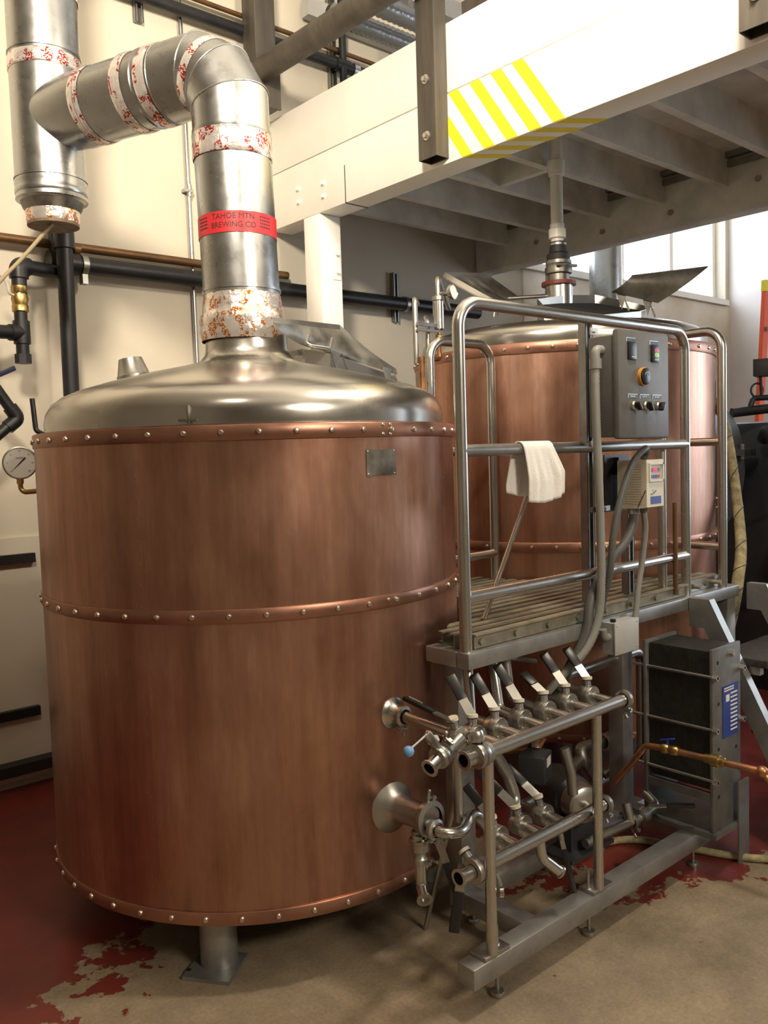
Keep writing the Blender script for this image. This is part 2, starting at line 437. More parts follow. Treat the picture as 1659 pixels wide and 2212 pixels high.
# unpainted patched drywall under the window
struct(obj('trim_1', MB().bx(5.0, XR, YW-0.012, YW, 0.0, WZ0-0.06), M_wall2, smooth=False))
struct(obj('trim_2', MB().bx(XL, 4.3, YW-0.016, YW, 0.0, 1.165), M_wall, smooth=False))
struct(obj('wall_right', MB().bx(XR, XR+0.2, YF, -1.7, 0, ZC).bx(XR, XR+0.2, 0.9, YW, 0, ZC).bx(XR, XR+0.2, -1.7, 0.9, 0, 0.9).bx(XR, XR+0.2, -1.7, 0.9, 3.3, ZC), mat('far_wall_paint', (0.74, 0.70, 0.68), 0.75, var=0.12, scale=1.2), smooth=False))
M_hall = mat('hall_wall_paint', (0.30, 0.27, 0.22), 0.8)
struct(obj('wall_left', MB().bx(XL-0.2, XL, YF, YW, 0, ZC), M_hall, smooth=False))
struct(obj('wall_front', MB().bx(XL, XR, YF-0.2, YF, 0, ZC), M_hall, smooth=False))
# window: sill, frame, mullions, panes
win = struct(obj('window_1', MB().bx(WX0, WX1, YW-0.04, YW+0.2, WZ0-0.05, WZ0), M_white, smooth=False))
fr = MB(); fr.bx(WX0, WX0+0.06, YW+0.1, YW+0.16, WZ0, WZ1); fr.bx(WX1-0.06, WX1, YW+0.1, YW+0.16, WZ0, WZ1); fr.bx(WX0, WX1, YW+0.1, YW+0.16, WZ1-0.06, WZ1); fr.bx(WX0, WX1, YW+0.1, YW+0.16, WZ0, WZ0+0.05)
for xm in (5.12, 5.62, 6.45, 7.25): fr.bx(xm-0.03, xm+0.03, YW+0.1, YW+0.16, WZ0, WZ1)
fr.bx(WX0, 6.45, YW+0.11, YW+0.15, 3.18, 3.22)
obj('window_frame', fr, M_white, win, smooth=False)
m_glass, N, L, b = node_mat('window_glass')
tr = N.new('ShaderNodeBsdfTransparent'); gl = N.new('ShaderNodeBsdfGlossy'); gl.inputs['Roughness'].default_value = 0.05; mxs = N.new('ShaderNodeMixShader'); mxs.inputs['Fac'].default_value = 0.06
L.new(tr.outputs[0], mxs.inputs[1]); L.new(gl.outputs[0], mxs.inputs[2]); L.new(mxs.outputs[0], N['Material Output'].inputs['Surface'])
xs = [WX0+0.06, 5.12, 5.62, 6.45, 7.25, WX1-0.06]
for i in range(5):
    obj('pane', MB().bx(xs[i], xs[i+1], YW+0.127, YW+0.133, WZ0+0.05, WZ1-0.06), m_glass, win, smooth=False)
w2 = struct(obj('window_unseen', MB().bx(XR-0.04, XR+0.2, -1.74, 0.94, 0.86, 0.90), M_white, smooth=False))  # out-of-view window, added to let daylight in from the right
f2 = MB()
for yy in (-1.7, -0.43, 0.84): f2.bx(XR+0.08, XR+0.14, yy, yy+0.06, 0.9, 3.3)
obj('window_frame', f2.bx(XR+0.08, XR+0.14, -1.7, 0.9, 3.24, 3.3).bx(XR+0.08, XR+0.14, -1.7, 0.9, 0.9, 0.95), M_white, w2, smooth=False)
for y0_, y1_ in ((-1.64, -0.43), (-0.37, 0.84)): obj('pane', MB().bx(XR+0.107, XR+0.113, y0_, y1_, 0.95, 3.24), m_glass, w2, smooth=False)
# curb at the foot of the back wall
struct(obj('baseboard_back', MB().bx(XL, 2.6, YW-0.06, YW-0.016, 0.045, 0.075), M_wall, smooth=False))
struct(obj('trim_3', MB().bx(XL, 2.6, YW-0.09, YW-0.016, 0.075, 0.125), M_rubber, smooth=False))
# wall seam battens

# ------------------------------------------------------------------ mezzanine
mez = thing('mezzanine', 'white painted timber mezzanine of heavy beams and joists over the copper tanks', 'mezzanine', (2.85, 3.77, 0))
BX0, BX1 = 2.785, 2.93
SEAM = 3.065
obj('beam', MB().bx(BX0, BX1, -1.0, 4.08, 2.765, SEAM-0.003, bev=0.006), M_white, mez, 'lower white timber beam carrying yellow hazard stripes')
obj('beam', MB().bx(BX0+0.002, BX1, -1.0, 4.08, SEAM+0.001, 3.36, bev=0.006), M_white, mez, 'upper white timber beam stacked on the striped one')
obj('beam', MB().bx(4.48, 4.62, -1.0, 4.08, 2.72, 3.03, bev=0.006), M_dirtywhite, mez, 'rear grey-white timber beam with rusty bolt heads')
obj('post', MB().bx(2.785, 2.925, 3.63, 3.77, 0, 2.765, bev=0.005), M_white, mez, 'square white post under the beam')
obj('joint_line', MB().bx(BX0-0.002, BX0+0.01, 3.405, 3.409, 2.765, 2.95).bx(BX0-0.002, BX1, 3.405, 3.409, 2.762, 2.767), M_ink, mez)
for (yj) in (3.80, 3.42, 3.02, 2.66, 2.28, 1.9, 1.5, 1.1, 0.7):
    obj('joist', MB().bx(BX1, 4.48, yj-0.022, yj+0.022, 2.86, 3.03), M_dirtywhite, mez, smooth=False)
obj('blocking', MB().bx(3.48, 3.52, 2.68, 3.0, 2.87, 3.02), M_dirtywhite, mez, smooth=False)
obj('deck', MB().bx(BX1-0.1, 4.62, -1.0, 4.08, 3.03, 3.055), M_dirtywhite, mez, smooth=False)
obj('ledger', MB().bx(4.44, 4.48, -1.0, 4.08, 3.0, 3.03).bx(4.46, 4.48, -1.0, 4.08, 2.955, 2.985), M_galvd, mez, smooth=False)
# bolt heads: white on the post end, galvanised on the hangers, rusty on the rear beam
boltm = mesh_of(MB().cyl((0, 0, 0), (0, 0, 0.004), 0.02, n=20).cyl((0, 0, 0.004), (0, 0, 0.018), 0.0115, n=6), 'bolt', M_bolt)
bwhite = mesh_of(MB().cyl((0, 0, 0), (0, 0, 0.003), 0.015, n=16).cyl((0, 0, 0.003), (0, 0, 0.018), 0.010, n=6), 'bolt_painted', M_white)
rusty = mat('rust_stain', (0.36, 0.28, 0.20), 0.7, var=0.4, scale=40)
brust = mesh_of(MB().cyl((0, 0, 0), (0, 0, 0.008), 0.016, n=10), 'bolt_rusty', rusty)
QX = zrot((-1, 0, 0))
for (y, z) in ((3.80, 2.93), (3.80, 2.86), (3.58, 2.905), (3.58, 2.84)): inst('bolt', bwhite, mez, (BX0, y, z), QX)
for (y, z) in ((3.55, 2.83), (3.05, 2.88), (2.6, 2.80), (2.1, 2.86), (1.62, 2.80), (3.05, 2.79)): inst('bolt', brust, mez, (4.48, y, z), QX)
# gusset plate on the post
gp = MB().prism([(2.935, 3.628, 2.765), (2.79, 3.628, 2.765), (2.90, 3.628, 2.45), (2.925, 3.628, 2.45)], (0, -0.004, 0))
obj('gusset', MB().bx(2.86, 2.912, 3.624, 3.63, 2.43, 2.60, bev=0.002), M_white, mez)
inst('bolt', bwhite, mez, (2.888, 3.624, 2.47), zrot((0, -1, 0))); inst('bolt', bwhite, mez, (2.885, 3.624, 2.565), zrot((0, -1, 0)))
# hazard stripes: slanted yellow bands painted on the face and underside of the lower beam
zt, zb = SEAM-0.005, 2.768
for i, y0 in enumerate((2.80, 2.675, 2.55, 2.43, 2.315)):
    w_ = 0.058; sl = -0.20
    st = MB().prism([(BX0-0.0008, y0, zt), (BX0-0.0008, y0-w_, zt), (BX0-0.0008, y0-w_+sl, zb), (BX0-0.0008, y0+sl, zb)], (0.0006, 0, 0))
    st.prism([(BX0+0.002, y0+sl, zb-0.0032), (BX0+0.002, y0-w_+sl, zb-0.0032), (BX1-0.004, y0-w_+sl-0.10, zb-0.0032), (BX1-0.004, y0+sl-0.10, zb-0.0032)], (0, 0, -0.0006))
    obj('hazard_stripe', st, M_yellow, mez, smooth=False)

# steel hangers bolted to the beam
def hanger(y, ztop, label):
    t = thing('steel_hanger', label, 'hanger', (BX0-0.035, y, 2.78), 'steel hangers bolted to the mezzanine beam')
    ht = MB(); x0, x1 = BX0-0.078, BX0-0.001; y0, y1 = y-0.055, y+0.055
    k = 0.006
    ht.bx(x0, x1, y0, y0+k, 2.785, ztop); ht.bx(x0, x1, y1-k, y1, 2.785, ztop); ht.bx(x0, x0+k, y0+k, y1-k, 2.785, ztop); ht.bx(x1-k, x1, y0+k, y1-k, 2.785, ztop)
    obj('square_tube', ht, M_steelbeam, t, smooth=False)
    for z in (2.88, 3.12): inst('bolt', boltm, t, (x0, y, z), QX)
    return t
hanger(2.735, ZC, 'dark steel hanger tube bolted beside the yellow hazard stripes')
hanger(1.275, ZC, 'dark steel hanger tube bolted to the plain end of the white beam')
t = thing('steel_roof_frame', 'dark steel column with a long tube running off it above the white beam', 'steel frame', (2.66, 3.93, 3.3))
obj('column', MB().bx(2.61, 2.74, 3.90, 4.02, 3.36, ZC, bev=0.004), M_steelbeam, t)
obj('cross_tube', MB().cyl((2.63, 4.0, 3.535), (2.63, -1.5, 3.52), 0.062, n=24), M_steelbeam, t)
obj('end_plate', MB().bx(2.60, 2.75, 3.885, 3.90, 3.36, 3.62), M_steelbeam, t, smooth=False)
t2 = MB().bar((2.86, 2.62, 3.40), (2.86, 0.9, 3.46), 0.07, 0.07)
tag(obj('steel_bar', t2, M_steelbeam), 'short dark steel bar lying along the top of the white beam', 'steel bar')

# flexible ducts under the roof
def flex_duct(y, z, label, x0, x1):
    m = MB(); pts = []; rs = []
    n = int((x1-x0)/0.018)
    for i in range(n+1):
        pts.append((x0+(x1-x0)*i/n, y+0.012*math.sin(i*0.05), z+0.01*math.sin(i*0.043))); rs.append(0.050 if i % 2 else 0.043)
    m.tube(pts, rs, 20)
    t = thing('flexible_duct', label, 'duct', ((x0+x1)/2, y, z-0.05), 'crinkled flexible ducts under the roof')
    obj('duct', m, mat('foil_flex', (0.30, 0.31, 0.33), 0.28, 1.0, bump=0.5, bscale=40), t, smooth=True, ang=80)
    for xs_ in (x0+0.25, x1-0.25): obj('hanger_strap', MB().bx(xs_-0.012, xs_+0.012, y-0.002, y+0.002, z+0.03, ZC), M_galvd, t, smooth=False)
flex_duct(3.5, 3.73, 'silver corrugated flexible duct close to the back wall', 2.8, 5.1)
flex_duct(3.15, 3.63, 'silver corrugated flexible duct passing behind the bolted hanger', 2.78, 5.1)
for y, z, nm in ((4.04, 4.0, 'long grey roof purlin nearest the back wall'), (3.33, 3.83, 'long grey roof purlin between the two flexible ducts')):
    tag(obj('roof_purlin', MB().bx(3.05, 8.0, y-0.03, y+0.03, z, z+0.10), M_lightgrey, smooth=False), nm, 'purlin', 'roof purlins')

# ------------------------------------------------------------------ copper tanks
rivet_m = mesh_of(MB().lathe([(0.0085, 0.0), (0.0082, 0.003), (0.006, 0.006), (0.0, 0.0075)], n=14), 'rivet', M_rivet)
rivet_s = mesh_of(MB().lathe([(0.0055, 0.0), (0.005, 0.002), (0.0, 0.0045)], n=10), 'rivet_small', M_rivet)
rivet_t = mesh_of(MB().lathe([(0.0022, 0.0), (0.0, 0.0014)], n=6), 'rivet_tiny', M_rivet)

def polar(c, r, deg, z): a = math.radians(deg); return Vector((c[0]+r*math.cos(a), c[1]+r*math.sin(a), z))

def tank(name, label, c, R, zb, z_mid, zt, seam_deg, dome_prof, leg_degs, leg_r, bands, nriv, leg_h=0.055):
    t = thing(name, label, 'tank', (c[0], c[1], 0))
    # sheets, three to each course, lapped at the seams
    for (z0, z1) in ((zb, z_mid), (z_mid, zt)):
        for k in range(3):
            a0 = math.radians(seam_deg+120*k); a1 = math.radians(seam_deg+120*(k+1))
            m = MB().lathe([(R-0.004, z0), (R+0.0008*k, z0), (R+0.0008*k, z1), (R-0.004, z1)], (c[0], c[1], 0), n=48, a0=a0, a1=a1, closed=True)
            obj('copper_sheet', m, M_copper, t)
    for (z0, z1) in bands:
        m = MB().lathe([(R-0.002, z0), (R+0.0045, z0), (R+0.006, z0+0.002), (R+0.006, z1-0.002), (R+0.0045, z1), (R-0.002, z1)], (c[0], c[1], 0), n=144, closed=True)
        bnd = obj('riveted_band', m, M_copband, t)
        zc = (z0+z1)/2
        for i in range(nriv):
            d = 360.0*i/nriv+2.0
            rad = Vector((math.cos(math.radians(d)), math.sin(math.radians(d)), 0))
            if rad.dot((Vector((0, 0, 0))-Vector((c[0], c[1], 0))).normalized()) < -0.05: continue
            inst('rivet', rivet_m, bnd, polar(c, R+0.0058, d, zc), zrot(rad))
    dm = obj('dome', MB().lathe([(R-0.006, zt-0.002), (R-0.004, zt+0.001)]+dome_prof, (c[0], c[1], 0), n=128), M_dome, t)
    obj('tank_floor', MB().lathe([(0, zb+0.02), (R-0.004, zb+0.01), (R-0.004, zb+0.03), (0, zb+0.04)], (c[0], c[1], 0), n=64, closed=True), M_steeld, t)
    for d in leg_degs:
        p = polar(c, leg_r, d, 0)
        lg = obj('leg', MB().cyl((p.x, p.y, 0.012), (p.x, p.y, zb+0.03), leg_h, n=32), M_alu, t)
        obj('base_plate', MB().box((p.x-0.02, p.y-0.012, 0.006), (0.145, 0.145, 0.012), rz=math.radians(d-6)), M_alu, lg, smooth=False)
        hole = polar((p.x-0.02, p.y-0.012), 0.078, 155, 0.012)
        obj('anchor_hole', MB().cyl((hole.x, hole.y, 0.0118), (hole.x, hole.y, 0.0124), 0.008, n=12), M_holeshade, lg)
    return t, dm

C1 = (1.631, 2.564); R1 = 0.705
prof1 = [(0.672, 1.595), (0.674, 1.625), (0.668, 1.655), (0.650, 1.685), (0.618, 1.708), (0.57, 1.728), (0.48, 1.755), (0.36, 1.785), (0.25, 1.808), (0.19, 1.822), (0.163, 1.834), (0.148, 1.852), (0.143, 1.87), (0.142, 1.915)]
kettle, dome1 = tank('brew_kettle', 'large riveted copper brew kettle with a stainless dome, in front of the white post', C1, R1, 0.197, 1.07, 1.592, 212.0, prof1, (221.5, 315, 45, 135), 0.565,
                     [(1.548, 1.590), (1.051, 1.089), (0.199, 0.237)], 44)
C2 = (3.428, 2.585)
prof2 = [(0.672, 1.942), (0.676, 1.97), (0.668, 2.0), (0.645, 2.022), (0.60, 2.038), (0.50, 2.050), (0.38, 2.060), (0.25, 2.068), (0.12, 2.073), (0, 2.075)]
mash, dome2 = tank('mash_tun', 'copper mash tun with open lid leaves, standing behind the steel platform rails', C2, R1, 0.26, 1.07, 1.938, 200.0, prof2, (225, 315, 45, 135), 0.575,
                   [(1.892, 1.937), (1.068, 1.108), (0.262, 0.30)], 44)
# tiny rivets along the vertical lap seam of both courses, and the four on the band splice
for (t, c, sd, z0, z1) in ((kettle, C1, 212.0, 0.26, 1.52), (mash, C2, 200.0, 0.35, 1.86)):
    z = z0
    while z < z1:
        if not 1.04 < z < 1.10:
            d = sd-1.1; rad = Vector((math.cos(math.radians(d)), math.sin(math.radians(d)), 0))
            inst('seam_rivet', rivet_t, t, polar(c, R1+0.001, d, z), zrot(rad))
        z += 0.06
for dd, zz in ((-1.0, 1.583), (1.2, 1.583), (-1.0, 1.556), (1.2, 1.556), (-1.0, 1.075), (1.2, 1.075)):
    d = 270.5+dd; inst('splice_rivet', rivet_s, kettle, polar(C1, R1+0.0058, d, zz), zrot((math.cos(math.radians(d)), math.sin(math.radians(d)), 0)))
# maker's plate on the kettle (blank metal plate with four screws)
pl = MB(); za, zb_ = 1.437, 1.512
P = [[polar(C1, R1+0.0025, 264.6+9.0*i/6, za+(zb_-za)*j) for i in range(7)] for j in (0, 1)]
Q = [[polar(C1, R1+0.0005, 264.6+9.0*i/6, za+(zb_-za)*j) for i in range(7)] for j in (0, 1)]
pl.grid(P); pl.grid([[P[0][i], Q[0][i]][::1] for i in range(7)]); pl.grid([[P[1][i], Q[1][i]] for i in range(7)]); pl.grid([[P[0][0], P[1][0]], [Q[0][0], Q[1][0]]]); pl.grid([[P[0][6], P[1][6]], [Q[0][6], Q[1][6]]])
plate = obj('name_plate', pl, M_steeld, kettle, 'grey metal plate screwed to the copper', ang=30)
for d, z in ((265.1, 1.442), (273.1, 1.442), (265.1, 1.507), (273.1, 1.507)):
    inst('screw', rivet_t, plate, polar(C1, R1+0.0025, d, z), zrot((math.cos(math.radians(d)), math.sin(math.radians(d)), 0)), scale=(1.4, 1.4, 1.4))
pl = MB(); P = [[polar(C2, R1+0.0025, 297+6*i/4, 1.70+0.09*j) for i in range(5)] for j in (0, 1)]
pl.grid(P); obj('name_plate', pl, M_galv, mash, 'pale metal plate on the copper')
# small grab handle and lap seam on the mash tun
h0 = polar(C2, R1, 297, 1.245); h1 = polar(C2, R1, 301.5, 1.195)
obj('grab_handle', MB().tube(spline([h0, polar(C2, R1+0.035, 298, 1.243), polar(C2, R1+0.045, 300.5, 1.225), h1], 5), 0.006, 10), M_steel, mash)

# ---- kettle dome fittings
cap = MB().lathe([(0.064, -0.05), (0.064, 0.03), (0.060, 0.035), (0.044, 0.095), (0.0, 0.098)], (1.475, 3.125, 1.80), axis=(-0.12, 0.10, 1), n=32)
obj('vent_cap', cap, M_steelr, kettle, 'conical stainless vent cap')
tb = polar(C1, 0.672, 223.5, 1.60)
obj('lug', MB().box((tb.x, tb.y, 1.622), (0.006, 0.03, 0.05), rz=math.radians(223.5-90), bev=0.002).box((tb.x, tb.y, 1.606), (0.04, 0.05, 0.006), rz=math.radians(223.5)), M_steeld, kettle)
# manway curb
def curb(poly, z0s, ztops, name, t):
    m = MB(); n = len(poly)
    P0 = [Vector((p[0], p[1], z)) for p, z in zip(poly, z0s)]; P1 = [Vector((p[0], p[1], z)) for p, z in zip(poly, ztops)]
    ctr = sum(P0, Vector())/n
    inn0 = [p+(Vector((ctr.x, ctr.y, p.z))-p).normalized()*0.005 for p in P0]; inn1 = [p+(Vector((ctr.x, ctr.y, p.z))-p).normalized()*0.005 for p in P1]
    bm = m.bm
    A = [bm.verts.new(p) for p in P0]; B_ = [bm.verts.new(p) for p in P1]; Cc = [bm.verts.new(p) for p in inn1]; D = [bm.verts.new(p) for p in inn0]
    for i in range(n):
        j = (i+1) % n
        for U, V in ((A, B_), (B_, Cc), (Cc, D), (D, A)): bm.faces.new((U[i], U[j], V[j], V[i]))
    o = obj('manway_curb', m, M_steel, t, smooth=False)
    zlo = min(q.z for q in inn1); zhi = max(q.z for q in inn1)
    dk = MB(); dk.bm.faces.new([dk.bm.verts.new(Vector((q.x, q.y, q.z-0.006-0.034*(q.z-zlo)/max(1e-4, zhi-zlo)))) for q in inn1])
    obj('manway_shade_sheet', dk, M_holeshade, t, smooth=False)  # dark sheet across the curb, standing in for the shaded interior
    return o
k1 = [(1.86, 2.39), (2.16, 2.39), (2.255, 2.47), (2.255, 2.66), (2.16, 2.74), (1.86, 2.74), (1.80, 2.66), (1.80, 2.47)]
def dome_z(prof, c, x, y):
    r = math.hypot(x-c[0], y-c[1]); pr = sorted(prof)
    for i in range(len(pr)-1):
        if pr[i][0] <= r <= pr[i+1][0]:
            f = (r-pr[i][0])/max(1e-6, pr[i+1][0]-pr[i][0]); return pr[i][1]+f*(pr[i+1][1]-pr[i][1])
    return pr[-1][1]
z0s = [dome_z(prof1, C1, *p)-0.01 for p in k1]
curb(k1, z0s, [z+0.065 for z in z0s], 'manway_curb', kettle)
def leaf(t, H1, H2, O2, O1, thick, flange, handle=None, bend=0.012, lab=None, off=(0, 0, 0)):
    """open lid leaf: slightly dished plate with a turned-up flange on the outer edges"""
    H1, H2, O2, O1 = map(Vector, (H1, H2, O2, O1))
    n = (H2-H1).cross(O1-H1).normalized()
    if n.z < 0: n = -n
    P = []
    for i in range(9):
        u = i/8; a = H1.lerp(H2, u); b_ = O1.lerp(O2, u); row = []
        for j in range(7):
            v = j/6; row.append(a.lerp(b_, v)-n*bend*math.sin(PI*v)*1.0)
        P.append(row)
    m = MB(); m.grid(P); Q = [[p-n*thick for p in row] for row in P]; m.grid(Q)
    for e0, e1 in ((P[0], Q[0]), (P[-1], Q[-1]), ([r[0] for r in P], [r[0] for r in Q]), ([r[-1] for r in P], [r[-1] for r in Q])): m.grid([e0, e1])
    bmesh.ops.remove_doubles(m.bm, verts=m.bm.verts, dist=1e-5)
    o = obj('lid_leaf', m, M_steeld, t, lab)
    fm = MB()
    for edge in ([r[-1] for r in P], P[-1]):
        fm.grid([edge, [p+n*flange for p in edge]]); fm.grid([[p+n*flange+Vector((0.002, 0.002, 0)) for p in edge], [p+Vector((0.002, 0.002, 0)) for p in edge]])
    obj('flange', fm, M_steelr, o)
    if handle:
        a = P[2][4]; b_ = P[5][4]; s = -n if handle < 0 else n
        w = s*0.05
        obj('handle', MB().tube(fillet([a, a+w, b_+w, b_], 0.012, 5), 0.0055, 10), M_steel, o)
    # triangular hinge lugs
    for u in (0.22, 0.78):
        p = H1.lerp(H2, u)+Vector(off); q = H1.lerp(H2, u+0.10)+Vector(off); d = (H2-H1).normalized()
        obj('hinge', MB().prism([p-d*0.02, p+d*0.025, p+d*0.004-Vector((0, 0, 0.065))], n.cross(d)*0.006).prism([q-d*0.012, q+d*0.02-Vector((0, 0, 0.06)), q+d*0.012-Vector((0, 0, 0.065))], n.cross(d)*0.006), M_steeld, o, smooth=False)
    return o
leaf(kettle, (1.756, 2.40, 1.88), (2.202, 2.42, 1.80), (1.957, 2.45, 1.952), (1.584, 2.33, 1.933), 0.004, 0.02, handle=None, off=(0, -0.05, -0.004))
obj('lid_handle', MB().tube(fillet([(1.735, 2.345, 1.905), (1.69, 2.30, 1.865), (1.79, 2.30, 1.858), (1.855, 2.37, 1.905)], 0.012, 5), 0.0055, 10), M_steel, kettle)
leaf(kettle, (1.93, 2.735, 1.84), (2.19, 2.735, 1.80), (2.27, 2.70, 1.83), (2.02, 2.70, 1.93), 0.004, 0.02)
obj('side_pipe', MB().cyl((1.72, 2.60, 1.865), (2.1, 2.95, 1.865), 0.011, n=14), M_steel, kettle)

# ---- mash tun fittings: curb, two leaves, rake drive in the middle
k2 = [(3.022, 2.36), (3.194, 2.23), (3.546, 2.21), (3.769, 2.28), (3.699, 2.42), (3.602, 2.5), (3.396, 2.54), (3.126, 2.48)]
z0s = [dome_z(prof2, C2, *p)-0.03 for p in k2]
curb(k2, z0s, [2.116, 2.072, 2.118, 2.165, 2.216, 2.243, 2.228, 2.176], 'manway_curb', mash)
leaf(mash, (3.471, 2.32, 2.215), (3.669, 2.20, 2.165), (3.866, 2.05, 2.331), (3.536, 2.25, 2.286), 0.006, 0.022, bend=0.02)
leaf(mash, (3.321, 2.75, 2.249), (2.949, 2.60, 2.158), (2.693, 2.65, 2.258), (3.24, 2.85, 2.35), 0.006, 0.022, bend=0.0)
sleeve = MB().lathe([(0.066, 2.06), (0.066, 2.285), (0.0, 2.285)], (C2[0], C2[1], 0), n=32)
obj('drive_sleeve', sleeve, M_steel, mash)
obj('sleeve_collar', MB().lathe([(0.066, 2.283), (0.083, 2.283), (0.083, 2.30), (0.05, 2.302)], (C2[0], C2[1], 0), n=32), mat('red_oxide_ring', (0.16, 0.03, 0.02), 0.5), mash)
obj('drive_gearbox', MB().lathe([(0.05, 2.30), (0.05, 2.335), (0.063, 2.34), (0.066, 2.365), (0.058, 2.38), (0.062, 2.385), (0.062, 2.40), (0.045, 2.405)], (C2[0], C2[1], 0), n=28).box((C2[0]+0.02, C2[1]+0.05, 2.35), (0.05, 0.06, 0.07), bev=0.006).bar((C2[0]-0.07, C2[1]-0.045, 2.37), (C2[0]+0.06, C2[1]-0.06, 2.375), 0.015, 0.012), M_steeld, mash)
obj('drive_boot', MB().lathe([(0.055, 2.40), (0.057, 2.43), (0.044, 2.44), (0.040, 2.47), (0.038, 2.49)], (C2[0], C2[1], 0), n=28), M_rubber, mash)
obj('hose_clamp', MB().ring(0.036, 0.040, 2.474, 2.484, (C2[0], C2[1], 0)), M_steelr, mash)
obj('spray_pipe', MB().cyl((C2[0]-0.05, C2[1]+0.03, 2.235), (C2[0]-0.42, C2[1]+0.22, 2.205), 0.010, n=12), M_steel, mash)

# PVC drop pipe from the mezzanine
pv = thing('pvc_drop_pipe', 'white plastic drain pipe dropping from the mezzanine onto the mash tun', 'pipe', (C2[0]-0.005, C2[1], 2.47))
obj('pipe', MB().cyl((C2[0]-0.005, C2[1], 2.485), (C2[0]-0.005, C2[1], 3.03), 0.030, n=24), M_pvc, pv)
obj('coupling', MB().lathe([(0.030, 2.505), (0.041, 2.508), (0.041, 2.55), (0.034, 2.555), (0.034, 2.575), (0.030, 2.577)], (C2[0]-0.005, C2[1], 0), n=24), M_pvc, pv)
obj('coupling', MB().lathe([(0.030, 2.80), (0.036, 2.803), (0.042, 2.83), (0.042, 2.87), (0.030, 2.875)], (C2[0]-0.005, C2[1], 0), n=24), M_pvc, pv)

# ------------------------------------------------------------------ exhaust duct of the kettle
du = thing('exhaust_duct', 'silver sheet metal exhaust duct rising from the kettle dome to a tee', 'duct', (C1[0], C1[1], 1.915))
RD = 0.131
TX, TY, TZ = 1.288, 3.373, 2.817
ex, ey = C1[0]-0.012, C1[1]+0.0
def seg_(a, b, r=RD, m=M_galv, nm='duct_section', n=48, r2=None):
    return obj(nm, MB().cyl(a, b, r, r2, n=n, caps=False), m, du)
# stub wrapped in foil
obj('foil_tape', MB().lathe([(0.1435, 1.90), (0.147, 1.915), (0.150, 1.93), (0.147, 1.95), (0.150, 1.965), (0.146, 1.985), (0.140, 1.992), (0.1385, 2.01), (0.135, 2.03), (0.1325, 2.05), (0.1318, 2.055)], (ex, ey, 0), n=72), M_foil2, du, 'crumpled foil tape with red and amber print')
UPZ = 2.70
seg_((ex, ey, 2.045), (ex-0.012, ey+0.004, 2.56))
sa = math.radians(236); sx_, sy_ = math.cos(sa)*(RD-0.0004), math.sin(sa)*(RD-0.0004)
obj('seam', MB().bar((ex+sx_, ey+sy_, 2.06), (ex+sx_-0.012, ey+sy_+0.004, 2.55), 0.006, 0.0022, up=(-sx_, -sy_, 0.001)), M_galv, du, smooth=False)
obj('bead', MB().ring(RD-0.001, RD+0.004, 2.066, 2.074, (ex, ey, 0), n=48), M_galv, du)
obj('crimped_collar', MB().lathe([(RD-0.001, 2.54), (RD+0.003, 2.545), (RD+0.003, 2.575), (RD+0.0005, 2.58), (RD+0.003, 2.585), (RD+0.003, 2.60)], (ex-0.012, ey+0.004, 0), n=48), M_galv, du)
obj('foil_tape', MB().lathe([(RD+0.002, 2.505), (RD+0.0045, 2.51), (RD+0.0035, 2.53), (RD+0.005, 2.55), (RD+0.0035, 2.565), (RD+0.005, 2.585)], (ex-0.012, ey+0.004, 0), n=72), M_foil, du)
# red label with the brewery's name
ld = math.radians(231.5)
def onlab(dr):
    def fn(x, y):
        a = ld+x/(RD+dr); return (ex-0.0053+(RD+dr)*math.cos(a), ey+0.0018+(RD+dr)*math.sin(a), 2.277+y)
    return fn
lab = obj('red_label', MB().lathe([(RD-0.001, 2.243), (RD+0.0022, 2.243), (RD+0.0022, 2.311), (RD-0.001, 2.311)], (ex-0.0053, ey+0.0018, 0), n=72), M_red, du, 'red printed label band')
tx = MB(); tx.text('TAHOE MTN', 0.026, lambda x, y: onlab(0.0029)(x*1.0, y+0.017)); tx.text('BREWING CO', 0.026, lambda x, y: onlab(0.0029)(x*0.96, y-0.011))
for s, x0 in ((-1, -0.118), (1, 0.118)):
    for k in range(4): 
        for q in range(6):
            w = 0.0035
            tx.grid([[onlab(0.0029)(x0-0.024+q*0.008+u, 0.018-k*0.011+v) for u in (0, 0.0055)] for v in (0, 0.0045)])
obj('lettering', tx, M_ink, lab, smooth=False, recalc=False)
